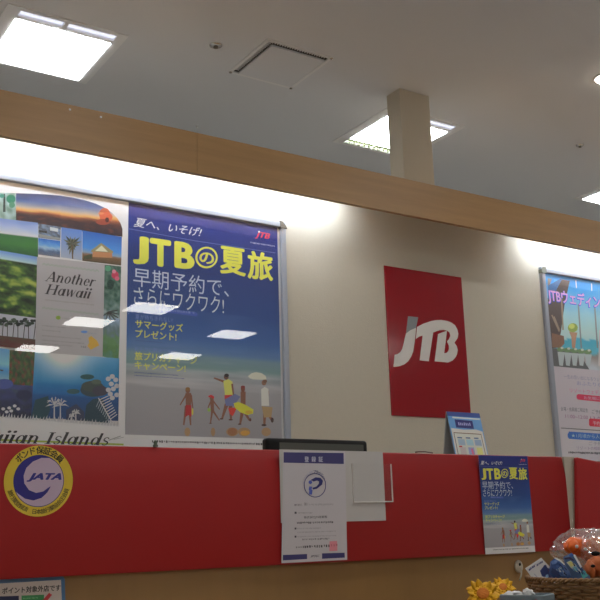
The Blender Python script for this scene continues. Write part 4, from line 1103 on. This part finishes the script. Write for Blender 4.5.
r2 = empty('orange_doll', t2, 'darker orange toy with a black patch at the right edge of the basket', 'toy')
mb = MB(); blob(mb, t2, .036, 9, sq=(.9, .8, 1.1), R3=Rv); blob(mb, at(597, 566, 1.74), .026, 11, amp=.35); blob(mb, at(590, 570, 1.73), .014, 12, sq=(1, 1, 1.6), amp=.35); blob(mb, at(603, 545, 1.76), .024, 13); mb.build('body', M_or2, r2)
mb = MB(); blob(mb, at(595.5, 553.5, 1.715), .0088, 15, sq=(1.3, .6, .7), R3=Rv); mb.build('patch', M_black, r2)
mb = MB(); blob(mb, at(593, 566, 1.708), .005, 16, sq=(1.2, .6, .8), R3=Rv); mb.build('patch', M_black, r2)

# crumpled clear bags
def bag(c, R_, sq, seed, lab, top):
    mb = MB(); rings = []; n = 34
    for i in range(n+1):
        th = pi*(.02+.96*i/n); ring = []
        for j in range(44):
            ph = 2*pi*j/44; v = Vector((sin(th)*cos(ph), sin(th)*sin(ph), cos(th)))
            k_ = 1+.16*abs(noise.noise(v*3+Vector((seed, 1, 0))))+.11*abs(noise.noise(v*8+Vector((seed, 3, 0))))-.05+.05*noise.noise(v*17+Vector((seed, 3, 0)))
            q = Rv @ (Vector((v.x*sq[0], v.y*sq[1], v.z*sq[2]))*R_*k_)
            ring.append(Vector(c)+q)
        rings.append(ring)
    mb.loft(rings, True, True, smooth=False)
    o = mb.build('plastic_bag', M_bag, origin=c); return tag(o, lab, 'bag', None)
bag(at(587, 551, 1.81), .073, (1.25, .62, .80), 3, 'crumpled clear plastic bag around the bright orange toy in the basket', 0)
bag(at(604, 552, 1.75), .064, (.95, .8, .92), 8, 'crumpled clear plastic bag around the darker orange toy at the right edge', 0)

# ================================================= sunflowers and tray
M_pet = mat('yellow_petal', (.95, .50, .012), .5, var=.08, vscale=30); M_petc = mat('orange_flower_centre', (.75, .22, .02), .7, bump=.8, bscale=200); M_stem = mat('flower_stem', (.10, .22, .05), .5)
vb = Vector((1.60, 1.82))
def flower(name, px, py, Y, r, lab, tilt):
    c = at(px, py, Y); n = Vector((-.55, -.60, .58)).normalized(); n = (n+Vector(tilt)).normalized()
    e1 = n.cross(Vector((0, 0, 1))).normalized(); e2 = n.cross(e1)
    rt = empty(name, (c.x, c.y, dz), lab, 'flower', 'sunflowers beside the grey tray')
    for ly, cnt in ((0, 9), (1, 9)):
        for k_ in range(cnt):
            a = 2*pi*(k_+.5*ly)/cnt+.15*sin(k_*3); d = e1*cos(a)+e2*sin(a); sd = n.cross(d); L_ = r*(1 if ly else .86)*(1+.1*sin(k_*5)); rings = []
            mb = MB()
            for s_ in (0, .25, .5, .75, .93, 1.0):
                w_ = r*.24*(sin(pi*min(1, .18+s_*.82))**.7+.02); h_ = .28*r*s_*s_*(-1 if ly else 1)+.004*ly; cc = c+d*(r*.2+L_*.8*s_)+n*h_
                rings.append([cc-sd*w_, cc+n*(-.0012-w_*.12), cc+sd*w_, cc+n*(.0010-w_*.12)])
            mb.loft(rings, True, True); mb.build('petal', M_pet, rt)
    mb = MB(); prof = []
    rings = []
    for rr, h in ((.36, -.02), (.40, .02), (.34, .12), (.2, .17), (.02, .18)):
        rings.append([c+(e1*cos(2*pi*j/20)+e2*sin(2*pi*j/20))*rr*r+n*h*r for j in range(20)])
    mb.loft(rings); mb.build('flower_centre', M_petc, rt)
    mb = MB(); mb.tube([c-n*.004, c-n*.02+Vector((0, 0, -.01)), Vector((c.x+.02, c.y+.03, dz+.05)), Vector((c.x+.02, c.y+.03, dz+.001))], .0025, 8); mb.build('stem', M_stem, rt)
    mb = MB(); q = Vector((c.x+.02, c.y+.028, dz+.05)); mb.loft([[q+Vector((0, 0, -.003)), q+Vector((0, .001, 0)), q+Vector((0, 0, .003))], [q+Vector((.025, -.012, .014)), q+Vector((.025, -.011, .02)), q+Vector((.025, -.010, .028))], [q+Vector((.05, -.02, .016)), q+Vector((.05, -.02, .0165)), q+Vector((.05, -.02, .017))]], True, True); mb.build('leaf', M_stem, rt)
flower('sunflower', 483, 594, 1.78, .042, 'larger orange-centred yellow sunflower at the bottom, left of the grey tray', (0, 0, -.05))
flower('sunflower', 503, 587.5, 1.80, .031, 'smaller yellow sunflower peeping out behind the grey tray', (.1, 0, .0))

# grey rounded tray with red lettering
ta = at(497, 597.5, 1.66); tb = at(543, 600, 1.56)
ax = Vector((tb.x-ta.x, tb.y-ta.y, 0)); Lx = ax.length; ax.normalize(); ay = Vector((-ax.y, ax.x, 0))
ztop = EYE-.158
tr = empty('leaflet_tray', (ta.x, ta.y, dz), 'blue-grey rounded tray with red lettering at the bottom edge in front of the sunflowers', 'tray')
Mt = Matrix(((ax.x, ay.x, 0, ta.x), (ax.y, ay.y, 0, ta.y), (0, 0, 1, 0), (0, 0, 0, 1)))
def rr_(w, d, r, ins=0):
    P = []
    for cx_, cy__, a0 in ((w-r, d-r, 0), (r, d-r, 90), (r, r, 180), (w-r, r, 270)):
        for k_ in range(6): a = radians(a0+k_*18); P.append((cx_+(r-ins)*cos(a), cy__+(r-ins)*sin(a)))
    return P
mb = MB()
rings = [[Mt @ Vector((x, y, z)) for x, y in rr_(Lx, .09, .018, i_)] for z, i_ in ((dz+.0005, 0), (ztop-.003, 0), (ztop, .002), (ztop, .005), (ztop-.002, .007), (dz+.01, .008))]
mb.loft(rings); mb.build('box', mat('blue_grey_plastic', (.13, .17, .19), .45), tr)
mb = MB(); rr2 = random.Random(3); x_ = Lx*.42
while x_ < Lx*.84:
    w2 = rr2.uniform(.002, .006); h2 = rr2.uniform(.006, .014)
    mb.bm.faces.new([mb.bm.verts.new(Mt @ Vector(q_)) for q_ in ((x_, -.0008, ztop-.022), (x_+w2, -.0008, ztop-.022), (x_+w2, -.0008, ztop-.022+h2), (x_, -.0008, ztop-.021+h2))]); x_ += w2+.0016
mb.build('lettering', mat('red_ink', (.5, .05, .05), .5), tr)
mb = MB()
P_ = Mt @ Vector((Lx*.55, .04, ztop+.002)); blob(mb, P_, .012, 4, sq=(1.1, 1, .8), amp=.5); blob(mb, Mt @ Vector((Lx*.2, .045, ztop-.002)), .016, 7, sq=(1.6, 1, .5), amp=.5)
o = mb.build('crumpled_tissue', M_paper); tag(o, 'crumpled white tissue lying in the grey tray', 'tissue')
MB_dummy = None

# =================================================================== LIGHT
w = bpy.data.worlds.new('world'); scene.world = w; w.use_nodes = True
w.node_tree.nodes['Background'].inputs[0].default_value = (.5, .5, .5, 1); w.node_tree.nodes['Background'].inputs[1].default_value = .0

vs_ = scene.view_settings
scene.display_settings.display_device = 'sRGB'
vs_.view_transform = 'Standard'; vs_.look = 'None'; vs_.gamma = 1; vs_.use_curve_mapping = False
vs_.exposure = 0.0
scene.cycles.max_bounces = 10; scene.cycles.diffuse_bounces = 6; scene.cycles.transparent_max_bounces = 24
